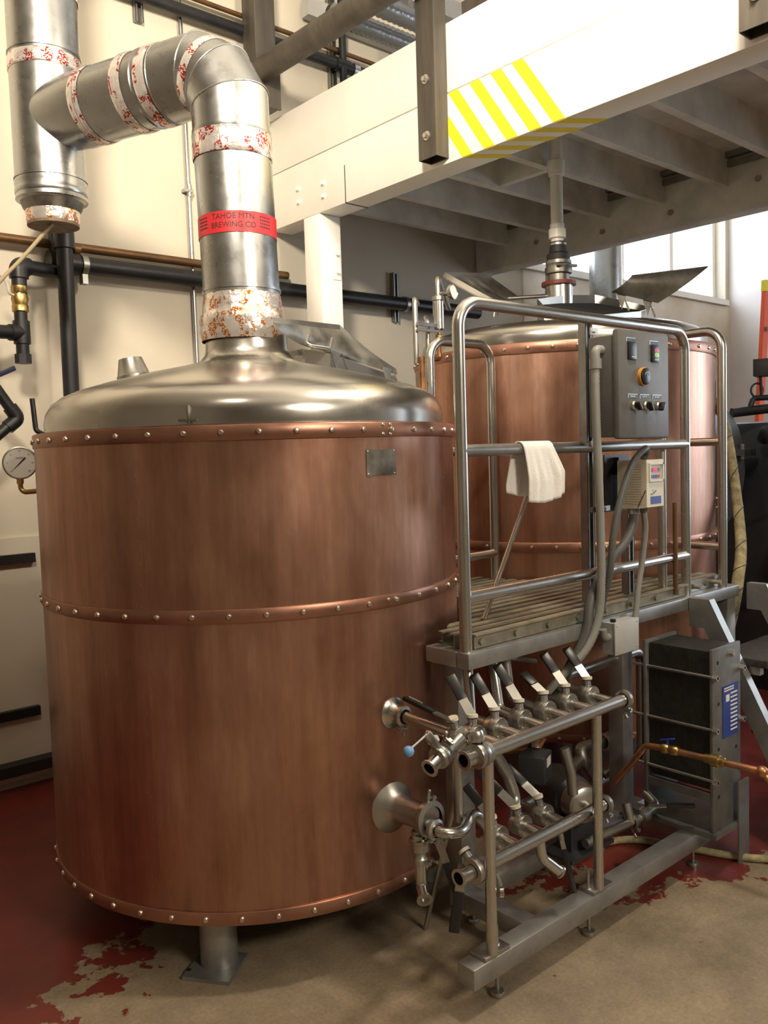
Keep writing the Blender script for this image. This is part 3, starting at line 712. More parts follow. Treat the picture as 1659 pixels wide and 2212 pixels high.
# mitred elbow: stub, two gores, stub
hd = Vector((TX-ex, TY-ey, 0)).normalized(); up = Vector((0, 0, 1))
T = Vector((TX, TY, TZ))
RB = 0.165; zaxis = 2.823; bx_, by_ = ex-0.013, ey+0.005
ctr = Vector((bx_, by_, zaxis-RB))+hd*RB
dirs = [(up*math.cos(math.radians(a))+hd*math.sin(math.radians(a))) for a in (0, 30, 60)]
J = [ctr+(-hd*math.cos(math.radians(a))+up*math.sin(math.radians(a)))*RB/math.cos(math.radians(15)) for a in (15, 45, 75)]
hdir = (T-J[2]).normalized(); dirs.append(hdir)
def gore(p, q, d0, d1, nm='elbow_gore', r0=RD, n=56, bead=True):
    """ring of duct from p to q with end planes perpendicular to d0 and d1"""
    p = Vector(p); q = Vector(q); ax = (q-p).normalized()
    ref = up.cross(hd).normalized(); y = ref.cross(ax).normalized(); rows = []
    for c, d in ((p, Vector(d0).normalized()), (q, Vector(d1).normalized())):
        row = []
        for j in range(n+1):
            a = 2*PI*j/n; v = ref*math.cos(a)*r0+y*math.sin(a)*r0
            row.append(c+v-ax*(v.dot(d)/ax.dot(d)))
        rows.append(row)
    m = MB(); m.grid(rows); bmesh.ops.remove_doubles(m.bm, verts=m.bm.verts, dist=1e-5)
    o = obj(nm, m, M_galv, du)
    if bead: obj('seam_bead', MB().tube(rows[1], 0.0032, 8, caps=False), M_galv, o)
    return o
e0 = Vector((ex-0.012, ey+0.004, 2.585))
gore(e0, J[0], up, dirs[0]+dirs[1])
gore(J[0], J[1], dirs[0]+dirs[1], dirs[1]+dirs[2])
gore(J[1], J[2], dirs[1]+dirs[2], dirs[2]+dirs[3])
p1 = J[2]+hdir*0.13; p2 = T-hdir*0.27
gore(J[2], p1, dirs[2]+dirs[3], hdir)
obj('foil_tape', MB().tube([J[1].lerp(J[2], f) for f in (0.32, 0.45, 0.58, 0.7)], [RD+0.001, RD+0.003, RD+0.002, RD+0.001], 56, caps=False), M_foil, du)
seg_(p1, p2)
# foil bands on the horizontal run
def band(f0, f1):
    a = p1.lerp(p2, f0); b = p1.lerp(p2, f1)
    n = 7; pts = [a.lerp(b, i/n) for i in range(n+1)]
    rs = [RD+0.0015]+[RD+0.0035+0.0015*(i % 2) for i in range(n-1)]+[RD+0.0015]
    obj('foil_tape', MB().tube(pts, rs, 64, caps=False), M_foil, du, ang=70)
L_ = (p2-p1).length
band(0.02, 0.02+0.05/L_); band(0.34, 0.34+0.05/L_); band(0.93, 0.93+0.05/L_)
for f in (0.22, 0.985): 
    c = p1.lerp(p2, f); obj('bead', MB().ring(RD-0.001, RD+0.004, -0.003, 0.003, c, hdir, n=48), M_galv, du)
# conical branch into the tee
br = MB(); br.tube([p2, T-hdir*0.19, T-hdir*0.10, T], [RD+0.001, RD+0.003, RD-0.004, RD-0.01], 48, caps=False); obj('tee_branch', br, M_galv, du)
tee = MB().lathe([(RD, TZ-0.235), (RD, TZ+0.235)], (TX, TY, 0), n=56); obj('tee_body', tee, M_galv, du)
obj('bead', MB().ring(RD-0.001, RD+0.004, TZ+0.232, TZ+0.240, (TX, TY, 0), n=48), M_galv, du)
obj('bead', MB().ring(RD-0.001, RD+0.004, TZ-0.232, TZ-0.224, (TX, TY, 0), n=48), M_galv, du)
obj('foil_tape', MB().lathe([(RD+0.001, TZ+0.17), (RD+0.0045, TZ+0.175), (RD+0.003, TZ+0.19), (RD+0.0045, TZ+0.20), (RD+0.003, TZ+0.215), (RD+0.001, TZ+0.222)], (TX, TY, 0), n=72), M_foil, du)
seg_((TX, TY, TZ+0.23), (TX+0.01, TY+0.008, ZC-0.02))
obj('foil_tape', MB().lathe([(RD+0.001, 3.26), (RD+0.0045, 3.265), (RD+0.003, 3.29), (RD+0.0045, 3.31), (RD+0.003, 3.33), (RD+0.001, 3.345)], (TX+0.004, TY+0.003, 0), n=72), M_foil, du)
obj('end_collar', MB().lathe([(RD+0.002, TZ-0.235), (RD+0.003, TZ-0.25), (RD+0.0, TZ-0.262), (RD+0.003, TZ-0.27), (RD+0.003, TZ-0.285), (RD+0.0, TZ-0.29), (RD+0.002, TZ-0.305), (RD-0.006, TZ-0.31), (0.10, TZ-0.318)], (TX, TY, 0), n=48), M_galv, du, 'corrugated end collar')
obj('reducer', MB().lathe([(0.12, TZ-0.305), (0.108, TZ-0.335), (0.098, TZ-0.35)], (TX, TY, 0), n=40), M_steeld, du)
obj('foil_tape', MB().lathe([(0.099, TZ-0.335), (0.101, TZ-0.35), (0.097, TZ-0.365), (0.099, TZ-0.38), (0.094, TZ-0.395)], (TX, TY, 0), n=56), M_foil2, du)
obj('end_cap', MB().lathe([(0.0, TZ-0.372), (0.096, TZ-0.385), (0.096, TZ-0.40), (0.0, TZ-0.392)], (TX, TY, 0), n=40, closed=True), mat('rusty_cap', (0.20, 0.14, 0.09), 0.6, 0.4, var=0.4, scale=25), du)

# ------------------------------------------------------------------ work platform with rails
plat = thing('work_platform', 'grey steel work platform with slatted deck and tubular rails between the tanks', 'platform', (2.2, 1.78, 0))
PB0, PB1 = 0.862, 0.91
obj('front_beam', MB().bx(1.78, 3.42, 1.685, 1.735, PB0, PB1, bev=0.003), M_alu, plat)
obj('end_beam', MB().bx(1.78, 1.83, 1.736, 1.865, PB0, PB1, bev=0.003), M_alu, plat)
obj('end_beam', MB().bx(3.37, 3.42, 1.736, 2.1, PB0, PB1, bev=0.003), M_alu, plat)
obj('kick_bar', MB().bx(3.07, 3.41, 1.737, 1.745, PB1, PB1+0.045), M_steelr, plat, smooth=False)
bm_ = mesh_of(MB().cyl((0, 0, 0), (0, 0, 0.008), 0.010, n=8), 'carriage_bolt', M_steeld)
for x in (3.13, 3.24, 3.35): inst('bolt', bm_, plat, (x, 1.737, PB1+0.022), zrot((0, -1, 0)))
def lim(y):
    g = 0.735
    xl = 1.795
    d = abs(y-C1[1])
    if d < g: xl = C1[0]+math.sqrt(g*g-d*d)
    xr = 3.36
    d = abs(y-C2[1])
    if d < g: xr = C2[0]-math.sqrt(g*g-d*d)
    return xl, xr
ys = [1.715+0.0505*i for i in range(16)]
M_slat = mat('grating_olive_grey', (0.30, 0.275, 0.20), 0.5, 0.45, var=0.35, scale=16)
for i, y in enumerate(ys):
    if i == 0: xl, xr = 1.83, 3.04
    else: xl, xr = lim(y)
    if xr-xl < 0.06: continue
    zt_ = PB1+0.047
    m = MB(); cut = 0.03
    xl2 = max(1.80, lim(y+0.014)[0]) if i else xl; xr2 = lim(y+0.014)[1] if i else xr
    m.prism([(xl, y-0.014, zt_-0.005), (xr, y-0.014, zt_-0.005), (xr2, y+0.014, zt_-0.005), (xl2, y+0.014, zt_-0.005)], (0, 0, 0.005))
    m.bx(max(xl, xl2)+0.004, min(xr, xr2)-0.004, y-0.003, y+0.003, PB1+0.002, zt_-0.005)
    obj('slat', m, M_slat, plat, smooth=False)
for k, x in enumerate([1.86+0.16*i for i in range(10)]):
    ye = 1.9
    for yy in [1.7+0.02*j for j in range(45)]:
        a, b_ = lim(yy)
        if a+0.02 < x < b_-0.02: ye = yy
    if 1.78 < x < 3.40:
        obj('cross_rod', MB().cyl((x, 1.702, PB1+0.022), (x, ye, PB1+0.022), 0.009, n=10), M_slat, plat)
def support(y): obj('support_bar', MB().bx(lim(y)[0]+0.01, lim(y)[1]-0.01, y-0.02, y+0.02, PB0+0.005, PB1), M_alu, plat, smooth=False)
support(1.86); support(2.40)
# legs and base frame
def leg(x, y, z0=0.13, s=0.065): return obj('leg', MB().bx(x-s/2, x+s/2, y-s/2, y+s/2, z0, PB0, bev=0.003), M_alu, plat)
leg(1.87, 1.82); leg(3.38, 1.73, 0.0); leg(2.72, 1.80)
for nm, a in (('base_beam', (1.565, 2.86, 1.490, 1.552, 0.078, 0.136)), ('base_beam', (1.84, 2.86, 1.79, 1.85, 0.072, 0.13))): obj(nm, MB().bx(*a, bev=0.003), M_alu, plat)
for x in (1.87, 2.78): obj('cross_beam', MB().bx(x-0.03, x+0.03, 1.5525, 1.789, 0.074, 0.132, bev=0.003), M_alu, plat)
for (x, y) in ((1.69, 1.522), (2.115, 1.522), (1.915, 1.82), (2.74, 1.522), (2.60, 1.82)):
    ft = obj('levelling_foot', MB().lathe([(0.0, 0.0), (0.020, 0.0), (0.021, 0.006), (0.018, 0.014), (0.006, 0.018), (0.0055, 0.20), (0.0, 0.202)], (x, y, 0), n=16), M_steelr, plat)
    obj('nut', MB().cyl((x, y, 0.136), (x, y, 0.152), 0.011, n=6), M_steelr, ft)
# rails (38 mm tube)
RR = 0.0185
def rail(name, pts, rad=0.075): return obj(name, MB().tube(fillet(pts, rad, 8), RR, 20), M_steel, plat)
RY = 1.718
fr_ = rail('guard_rail', [(1.805, RY, PB1), (1.805, RY, 1.93), (3.055, RY, 1.93), (3.055, RY, PB1)])
for z in (1.50, 1.068): obj('rung', MB().cyl((1.805, RY, z), (3.055, RY, z), RR, n=20), M_steelr if z > 1.2 else M_steel, fr_)
rr_ = rail('guard_rail', [(2.338, 2.38, PB1+0.03), (2.338, 2.38, 1.93), (2.69, 2.38, 1.93), (2.69, 2.38, PB1+0.03)])
for z in (1.50, 1.068): obj('rung', MB().cyl((2.338, 2.38, z), (2.69, 2.38, z), RR, n=20), M_steel, rr_)
er_ = rail('guard_rail', [(3.33, 1.71, PB1), (3.33, 1.71, 1.955), (3.33, 1.865, 1.955)])
for z in (1.505, 1.075): obj('rung', MB().cyl((3.33, 1.71, z), (3.33, 1.88, z), RR*0.9, n=20), M_steel, er_)
obj('rail_stub', MB().cyl((2.93, 1.745, PB1), (2.93, 1.745, 1.90), 0.0165, n=16), M_steelr, plat)
# steel struts that carry the electrics
def strut(name, x, y, z0, z1, parent, w=0.04, d=0.03):
    m = MB(); m.bx(x-w/2, x+w/2, y+d/2-0.003, y+d/2, z0, z1); m.bx(x-w/2, x-w/2+0.003, y-d/2, y+d/2, z0, z1); m.bx(x+w/2-0.003, x+w/2, y-d/2, y+d/2, z0, z1)
    m.bx(x-w/2, x-w/2+0.011, y-d/2, y-d/2+0.003, z0, z1); m.bx(x+w/2-0.011, x+w/2, y-d/2, y-d/2+0.003, z0, z1)
    return obj(name, m, M_galvd, parent, smooth=False)
strut('strut_channel', 2.472, 1.757, PB1+0.05, 1.945, plat)
strut('strut_channel', 2.715, 1.757, PB1+0.05, 1.30, plat)

# stairs down to the aisle
stt = thing('platform_stairs', 'short grey steel stair with worn dark treads off the platform end', 'stairs', (3.2, 1.45, 0))
def stringer(x):
    y0, z0 = 1.60, 0.905; y1, z1 = 1.14, 0.0
    m = MB(); a = [(x, 1.682, 0.91), (x, 1.60, 0.91), (x, 1.14, 0.02), (x, 1.10, 0.0), (x, 1.20, 0.0), (x, 1.622, 0.80), (x, 1.682, 0.80)]
    m.prism([(p[0]-0.02, p[1], p[2]) for p in a], (0.04, 0, 0)); obj('stringer', m, M_alu, stt, smooth=False)
stringer(3.03); stringer(3.50)
for (y, z) in ((1.50, 0.67), (1.36, 0.42), (1.24, 0.19)):
    tr = obj('tread', MB().bx(3.052, 3.478, y-0.10, y+0.10, z, z+0.03, bev=0.004), mat('worn_black_tread', (0.05, 0.045, 0.04), 0.6, 0.2, var=0.5, scale=30), stt)
    for xx in (3.06, 3.44): obj('tread_bracket', MB().bx(xx, xx+0.03, y-0.07, y+0.07, z-0.03, z), M_alu, tr, smooth=False)

# ------------------------------------------------------------------ pipe manifold in front of the kettle
man = thing('pipe_manifold', 'stainless pipe manifold of two headers and rows of lever valves on a low frame', 'manifold', (1.9, 1.52, 0.136))
HZ, HY = 0.702, 1.50
LZ, LY = 0.372, 1.536
for x in (1.648, 2.138):
    pp = obj('stand_post', MB().cyl((x, HY, 0.148), (x, HY, HZ-0.012), 0.0155, n=18), M_steel, man)
    obj('foot_plate', MB().bx(x-0.035, x+0.065, HY-0.008, HY+0.05, 0.136, 0.148, bev=0.002), M_steelr, pp)
obj('upper_header', MB().cyl((1.635, HY, HZ), (2.285, HY, HZ+0.003), 0.0188, n=24), M_steel, man)
obj('lower_header', MB().cyl((1.665, LY, LZ), (2.225, LY, LZ+0.003), 0.0188, n=24), M_steel, man)

def clamp(parent, c, ax, r=0.026, nut=None):
    """tri-clamp: two-part ring with hinge bolt and wing nut"""
    c = Vector(c); ax = Vector(ax).normalized()
    m = MB().lathe([(r*0.72, -0.010), (r, -0.006), (r, 0.006), (r*0.72, 0.010)], c, ax, n=24)
    n = Vector(nut) if nut else Vector((0, 0, -1)); n = (n-ax*n.dot(ax)).normalized(); s = ax.cross(n)
    m.box(c+n*(r+0.006), (0.012, 0.012, 0.014), rot=Matrix((s, ax, n)).transposed())
    m.cyl(c+n*(r+0.006)-s*0.012, c+n*(r+0.006)+s*0.024, 0.004, n=8)
    m.cyl(c+n*(r+0.006)+s*0.018-n*0.016, c+n*(r+0.006)+s*0.018+n*0.018, 0.0045, n=8)
    m.sph(c+n*(r+0.006)+s*0.018+n*0.018, 0.006, 8).sph(c+n*(r+0.006)+s*0.018-n*0.016, 0.006, 8)
    return obj('clamp', m, M_steelr, parent)

def lever(parent, base, tip, side, grip=0.58, w=0.026):
    """flat steel arm with a black sleeve"""
    b_ = Vector(base); t_ = Vector(tip); d = (t_-b_).normalized(); sd = Vector(side)
    k = b_.lerp(t_, 1-grip)
    l = obj('lever', MB().bar(b_, k+d*0.01, w, 0.004, up=sd.cross(d), bev=0.0), M_steelr, parent, smooth=False)
    obj('grip', MB().bar(k, t_, w+0.003, 0.012, up=sd.cross(d), bev=0.003), M_blackp, parent)

fbolt = mesh_of(MB().cyl((0, 0, 0), (0, 0, 0.004), 0.0038, n=8), 'flange_bolt', M_bolt)
def butterfly(parent, c, ax, up_, r=0.033, tip=None, side=(1, 0, 0), th=0.042, stub=None, stub_r=0.0155):
    """round flanged valve body on axis ax, stem along up_, with lever"""
    c = Vector(c); ax = Vector(ax).normalized(); up_ = Vector(up_).normalized()
    body = MB().lathe([(0.013, -th/2), (r*0.96, -th/2), (r, -th/2+0.003), (r, -0.002), (r-0.002, -0.0015), (r-0.002, 0.0015), (r, 0.002), (r, th/2-0.003), (r*0.96, th/2), (0.013, th/2)], c, ax, n=28)
    v = obj('valve', body, M_steelr, parent)
    for k in range(4):
        a = PI/4+k*PI/2; x = ax.cross(up_).normalized()
        q = c-ax*(th/2)+(x*math.cos(a)+up_*math.sin(a))*r*0.8
        inst('flange_bolt', fbolt, v, q, zrot(-ax))
    s0 = c+up_*r*0.9; s1 = c+up_*(r+0.014)
    obj('stem_collar', MB().cyl(s0, s1, 0.012, n=14), M_steelr, v)
    obj('seal_ring', MB().cyl(s1, s1+up_*0.003, 0.016, n=16), M_blackp, v)
    obj('indicator_ring', MB().cyl(s1+up_*0.003, s1+up_*0.012, 0.0165, n=18), M_drive, v, 'cream plastic ring')
    if tip is not None: lever(v, s1+up_*0.006, tip, side)
    if stub: obj('stub_pipe', MB().cyl(c-ax*th/2, stub, stub_r, n=18), M_steel, v)
    return v
UPV = Vector((0.10, 0.16, 1)).normalized()
vx = (1.704, 1.797, 1.905, 2.02, 2.128, 2.242)
for i, x in enumerate(vx):
    c = (x, 1.602, HZ+0.006)
    tip = (x+0.012+0.006*(i % 2), 1.70, 0.838+(0.02, 0.005, 0.015, -0.035, 0.01, 0.006)[i])
    butterfly(man, c, (0, 1, 0), UPV, tip=tip, side=(0.75, -0.66, 0), stub=(x, HY+0.010, HZ+0.002))
lx = (1.815, 1.922, 2.028)
for i, x in enumerate(lx):
    c = (x, 1.625, LZ+0.006)
    tip = ((x-0.045, 1.70, 0.52), (x-0.06, 1.73, 0.53), (x-0.02, 1.75, 0.50))[i]
    butterfly(man, c, (0, 1, 0), (-0.1, 0.25, 1), tip=tip, side=(0.75, -0.66, 0), stub=(x, LY+0.010, LZ+0.002))
# end valves facing along the header, with open ferrules
def ferrule(parent, c, ax, r=0.020, ln=0.045, R2=0.025):
    c = Vector(c); ax = Vector(ax).normalized()
    o = obj('ferrule', MB().lathe([(r, 0), (r, ln-0.006), (R2, ln-0.004), (R2, ln), (r-0.003, ln), (r-0.003, 0.004), (0, 0.004)], c, ax, n=28), M_steel, parent)
    obj('bore', MB().lathe([(0, 0.006), (r-0.0035, 0.006)], c, ax, n=24), M_holeshade, o)
    return o
v = butterfly(man, (1.615, HY, HZ), (-1, 0, 0), (0.0, 0.25, 1), r=0.034, th=0.032)
obj('stem_cap', MB().lathe([(0.019, 0), (0.021, 0.004), (0.021, 0.022), (0.018, 0.028), (0.0, 0.030)], (1.615, HY+0.006, HZ+0.036), (0, 0.2, 1), n=24), M_steel, v)
ferrule(man, (1.600, HY, HZ), (-1, 0, 0)); clamp(man, (1.642, HY, HZ), (1, 0, 0), 0.029, (0.1, 0.2, -1))
v = butterfly(man, (1.632, LY, LZ), (-1, 0, 0), (0.0, 0.75, 0.66), r=0.036, th=0.036)
lever(v, (1.612, LY+0.03, LZ+0.012), (1.585, LY+0.045, LZ-0.175), (0.75, -0.66, 0.0), grip=0.6, w=0.026)
ferrule(man, (1.612, LY, LZ), (-1, 0, 0), ln=0.05); clamp(man, (1.668, LY, LZ), (1, 0, 0), 0.030, (0, -0.7, -0.5))
obj('eye_latch', MB().tube([(1.672, LY-0.035, LZ-0.01), (1.678, LY-0.045, LZ-0.045)], 0.006, 10).ring(0.008, 0.014, -0.005, 0.005, (1.68, LY-0.048, LZ-0.062), (0.6, -0.8, 0), n=18), M_steel, man)
# right ends: clamped caps
for (x, y, z) in ((2.288, HY, HZ+0.003), (2.228, LY, LZ+0.003)):
    clamp(man, (x, y, z), (1, 0, 0), 0.030, (0.2, -0.5, -1)); obj('end_cap', MB().lathe([(0.024, 0.004), (0.024, 0.012), (0.0, 0.016)], (x, y, z), (1, 0, 0), n=22), M_steel, man)
# drain elbow under the lower header, lever hanging below
obj('drain_elbow', MB().tube(fillet([(1.90, LY, LZ), (1.905, LY-0.005, LZ-0.06), (1.955, LY-0.03, LZ-0.11)], 0.04, 6), 0.0155, 16), M_steel, man)
ferrule(man, (1.945, LY-0.025, LZ-0.10), (0.65, -0.4, -0.62), r=0.0155, ln=0.018, R2=0.020)
lv = obj('lever_boss', MB().cyl((2.02, LY+0.02, LZ-0.02), (2.03, LY+0.02, LZ-0.05), 0.010, n=12), M_steelr, man)
lever(lv, (2.03, LY+0.02, LZ-0.05), (2.085, LY+0.015, LZ-0.24), (0.75, -0.66, 0), grip=0.8, w=0.014)
# pipes that leave the valves at the back
def pipe(parent, name, pts, r, rad=0.04, m=M_steelr, n=16): return obj(name, MB().tube(fillet(pts, rad, 6), r, n), m, parent)
pipe(man, 'riser_pipe', [(1.797, 1.62, 0.712), (1.80, 1.70, 0.715), (1.845, 1.752, 0.86)], 0.0155, 0.03)
pipe(man, 'riser_pipe', [(1.905, 1.62, 0.712), (1.925, 1.70, 0.712), (1.965, 1.762, 0.862)], 0.0155, 0.03)
pipe(man, 'riser_pipe', [(2.02, 1.62, 0.712), (2.025, 1.74, 0.715), (2.03, 1.765, 0.862)], 0.0155, 0.03)
pipe(man, 'back_pipe', [(2.128, 1.62, 0.712), (2.13, 1.70, 0.705), (2.20, 1.79, 0.60), (2.22, 1.84, 0.45)], 0.0155, 0.04)
pipe(man, 'back_pipe', [(2.242, 1.62, 0.712), (2.25, 1.72, 0.712), (2.34, 1.80, 0.705), (2.86, 1.80, 0.715), (2.86, 1.80, 0.30), (2.72, 1.88, 0.24)], 0.019, 0.045)
pipe(man, 'cross_pipe', [(2.045, 1.775, 0.842), (2.08, 1.775, 0.83), (2.22, 1.80, 0.79)], 0.010, 0.02)
pipe(man, 'drop_pipe', [(1.80, 1.66, 0.70), (1.84, 1.672, 0.64), (1.955, 1.70, 0.50), (1.98, 1.69, 0.42), (1.922, 1.645, 0.378)], 0.019, 0.04)
pipe(man, 'drop_pipe', [(2.028, 1.645, 0.378), (2.04, 1.72, 0.37), (2.14, 1.74, 0.36)], 0.0165, 0.03)
pipe(man, 'drop_pipe', [(1.704, 1.62, 0.71), (1.708, 1.66, 0.70), (1.725, 1.69, 0.62), (1.728, 1.69, 0.43)], 0.0155, 0.03)

# kettle outlets
ko = kettle
pf = obj('outlet_port', MB().lathe([(0.046, -0.02), (0.046, 0.004), (0.030, 0.012), (0.020, 0.03), (0.020, 0.045)], (1.634, 1.861, 0.735), (0, -1, 0), n=32), M_steel, ko)
clamp(pf, (1.634, 1.815, 0.734), (0, -1, 0), 0.030, (-0.3, 0, -1))
obj('outlet_pipe', MB().cyl((1.634, 1.82, 0.734), (1.645, 1.64, 0.722), 0.0165, n=18), M_steel, ko)
tv = butterfly(man, (1.648, 1.612, 0.716), (0, 1, 0), (-0.2, 0.1, 1), r=0.032, th=0.034)
lever(tv, (1.63, 1.60, 0.765), (1.612, 1.78, 0.800), (1, 0, -0.2), grip=0.62, w=0.024)
ink = MB(); gx0 = Vector((1.6195, 1.705, 0.7925)); 
obj('grip_marks', MB().bar((1.619, 1.715, 0.7945), (1.6135, 1.765, 0.8045), 0.0008, 0.007, up=(-0.2, 0, 1)), M_whiteink, tv, smooth=False)
pipe(man, 'sample_branch', [(1.648, 1.598, 0.716), (1.60, 1.59, 0.702), (1.575, 1.59, 0.697)], 0.017, 0.02)
clamp(man, (1.588, 1.59, 0.70), (-1, 0, -0.2), 0.026, (0, -0.5, 1))
sv = butterfly(man, (1.555, 1.585, 0.692), (-1, -0.1, -0.25), (-0.35, 0.1, 0.9), r=0.031, th=0.024)
ferrule(man, (1.545, 1.583, 0.688), (-1, -0.15, -0.35), r=0.019, ln=0.042)
obj('knob_bracket', MB().bar((1.542, 1.58, 0.722), (1.498, 1.575, 0.770), 0.014, 0.022, bev=0.002), M_steel, sv)
obj('knob_rod', MB().cyl((1.499, 1.575, 0.768), (1.428, 1.56, 0.752), 0.003, n=8), M_steel, sv)
obj('ball_knob', MB().sph((1.418, 1.558, 0.748), 0.0145, 18), M_blueball, sv, 'pale blue ball knob')
# big drain outlet
bp_ = obj('drain_port', MB().lathe([(0.078, -0.03), (0.078, 0.0), (0.066, 0.012), (0.046, 0.026), (0.038, 0.045), (0.036, 0.155)], (1.622, 1.862, 0.455), (0, -1, 0.06), n=40), M_steelr, ko, 'flared stainless drain outlet')
obj('outlet_plate', MB().lathe([(0.0, 0.150), (0.050, 0.150), (0.052, 0.154), (0.050, 0.166), (0.0, 0.168)], (1.622, 1.862, 0.455), (0, -1, 0.06), n=36), M_steelr, bp_)
clamp(bp_, (1.622, 1.700, 0.465), (0, -1, 0.06), 0.052, (0.3, 0, 1))
obj('offset_neck', MB().cyl((1.612, 1.70, 0.448), (1.612, 1.665, 0.447), 0.020, n=18), M_steelr, bp_); clamp(bp_, (1.612, 1.672, 0.447), (0, -1, 0), 0.030, (0.2, 0, -1))
obj('outlet_pipe', MB().tube(spline([(1.612, 1.67, 0.447), (1.62, 1.64, 0.444), (1.66, 1.625, 0.438), (1.71, 1.645, 0.436), (1.755, 1.675, 0.434), (1.80, 1.69, 0.424), (1.815, 1.665, 0.395), (1.815, 1.643, 0.380)], 6), 0.0165, 18), M_steel, man)
# downward valve below the drain
dv = obj('drain_valve', MB().lathe([(0.016, 0.012), (0.024, 0.010), (0.024, 0.0), (0.030, -0.004), (0.031, -0.012), (0.026, -0.016), (0.026, -0.038), (0.016, -0.044), (0.018, -0.058), (0.022, -0.062), (0.022, -0.072), (0.015, -0.076)], (1.612, 1.735, 0.405), (0, 0, 1), n=28), M_steelr, ko)
obj('drain_neck', MB().cyl((1.612, 1.735, 0.44), (1.612, 1.735, 0.412), 0.0155, n=16), M_steelr, dv)
clamp(dv, (1.612, 1.735, 0.415), (0, 0, 1), 0.024, (-0.7, -0.5, 0)); clamp(dv, (1.612, 1.735, 0.335), (0, 0, 1), 0.022, (0.2, -1, 0))
obj('drain_spout', MB().tube(fillet([(1.612, 1.735, 0.332), (1.612, 1.733, 0.262), (1.590, 1.70, 0.245)], 0.02, 6), 0.0165, 16), M_steel, dv)
ferrule(dv, (1.598, 1.712, 0.2495), (-0.5, -0.78, -0.3), r=0.0165, ln=0.022, R2=0.023)
obj('valve_boss', MB().cyl((1.638, 1.73, 0.388), (1.675, 1.72, 0.392), 0.014, n=16), M_steelr, dv)
lever(dv, (1.664, 1.715, 0.385), (1.715, 1.69, 0.215), (0.75, -0.66, 0.2), grip=0.58, w=0.022)

# ------------------------------------------------------------------ plate heat exchanger
hx = thing('heat_exchanger', 'plate heat exchanger with steel end plates and a blue rating plate beside the stairs', 'heat exchanger', (2.815, 1.58, 0.13))
X0, X1, Y0, Y1 = 2.722, 2.912, 1.445, 1.685
Mhx = mat('end_plate_grey', (0.20, 0.20, 0.19), 0.45, 0.6, var=0.25, scale=14)
fp = obj('front_plate', MB().bx(X0-0.004, X1+0.004, Y0-0.012, Y0, 0.150, 0.795, bev=0.002), Mhx, hx)
obj('rear_plate', MB().bx(X0-0.012, X1+0.012, Y1, Y1+0.012, 0.150, 0.795, bev=0.002), Mhx, hx)
Mpk = mat('plate_pack', (0.06, 0.057, 0.05), 0.5, 0.6, var=0.3, scale=30)
for i in range(46):
    y = Y0+0.004+(Y1-Y0-0.008)*i/46
    m = MB().bx(X0+0.006, X1-0.006, y, y+0.0032, 0.30, 0.785); 
    obj('plate', m, Mpk, hx, smooth=False)
for z in (0.70, 0.515, 0.335):
    for x in (X0-0.002, X1+0.002):
        rd = obj('tie_rod', MB().cyl((x, Y0-0.03, z), (x, Y1+0.06, z), 0.0055, n=10), M_steelr, hx)
        obj('nut', MB().cyl((x, Y0-0.030, z), (x, Y0-0.012, z), 0.011, n=6), M_bolt, rd)
xb = (X0+X1)/2
obj('carry_bolt', MB().cyl((xb+0.03, Y0-0.025, 0.765), (xb+0.03, Y0-0.012, 0.765), 0.013, n=6), M_bolt, fp)
holes = MB()
for (x, z) in ((X0+0.03, 0.745), (X0+0.035, 0.60), (X0+0.035, 0.44), (X0+0.035, 0.27), (X1-0.03, 0.62), (X1-0.03, 0.42)): holes.cyl((x, Y0-0.0122, z), (x, Y0-0.0128, z), 0.007, n=12)
obj('bolt_holes', holes, M_holeshade, fp)
lb = obj('rating_plate', MB().bx(X0+0.062, X1-0.018, Y0-0.0145, Y0-0.012, 0.47, 0.655), M_blue, fp, 'blue printed rating plate', smooth=False)
tx = MB(); yy = Y0-0.0150
for k in range(10):
    z = 0.625-k*0.0145; tx.grid([[(x, yy, zz) for x in (X1-0.075, X1-0.026)] for zz in (z, z-0.006)])
tx.grid([[(x, yy, zz) for x in (X0+0.082, X0+0.108)] for zz in (0.622, 0.597)])
for k in range(2): tx.grid([[(x, yy, zz) for x in (X0+0.070, X1-0.05)] for zz in (0.648-k*0.009, 0.643-k*0.009)])
obj('print', tx, M_whiteink, lb, smooth=False, recalc=False)
obj('base_box', MB().bx(X0-0.02, X1+0.02, Y0-0.03, Y1+0.05, 0.136, 0.150).bx(X0+0.01, X1-0.01, Y0, Y1, 0.150, 0.20), Mhx, hx, smooth=False)
obj('lower_bar', MB().bx(X0-0.006, X0+0.012, Y0, Y1, 0.262, 0.290), Mhx, hx, smooth=False)
bst = MB(); bst.bx(X1-0.055, X1+0.02, Y0-0.035, Y0-0.029, 0.0, 0.30); obj('side_bracket', bst, Mhx, hx, smooth=False)

# copper water line along the exchanger
cw = thing('copper_water_line', 'tarnished copper water pipe with a blue handled valve in front of the exchanger', 'pipe', (2.66, 1.5, 0.40))
obj('pipe', MB().tube(fillet([(2.655, 1.785, 0.255), (2.66, 1.655, 0.425), (2.66, 1.59, 0.432), (2.66, 1.235, 0.440), (2.66, 1.20, 0.40), (2.66, 1.18, 0.33)], 0.025, 5), 0.0115, 14), M_copperpipe, cw)
fit = obj('valve_body', MB().lathe([(0.012, 0.0), (0.017, 0.004), (0.019, 0.02), (0.014, 0.03), (0.018, 0.04), (0.017, 0.062), (0.012, 0.068)], (2.66, 1.595, 0.4325), (0, -1, 0.02), n=16), M_brass, cw)
obj('valve_handle', MB().bar((2.66, 1.60, 0.458), (2.66, 1.545, 0.475), 0.012, 0.005, bev=0.001).cyl((2.66, 1.572, 0.445), (2.66, 1.572, 0.466), 0.005, n=8), mat('blue_handle', (0.02, 0.05, 0.35), 0.4), cw)
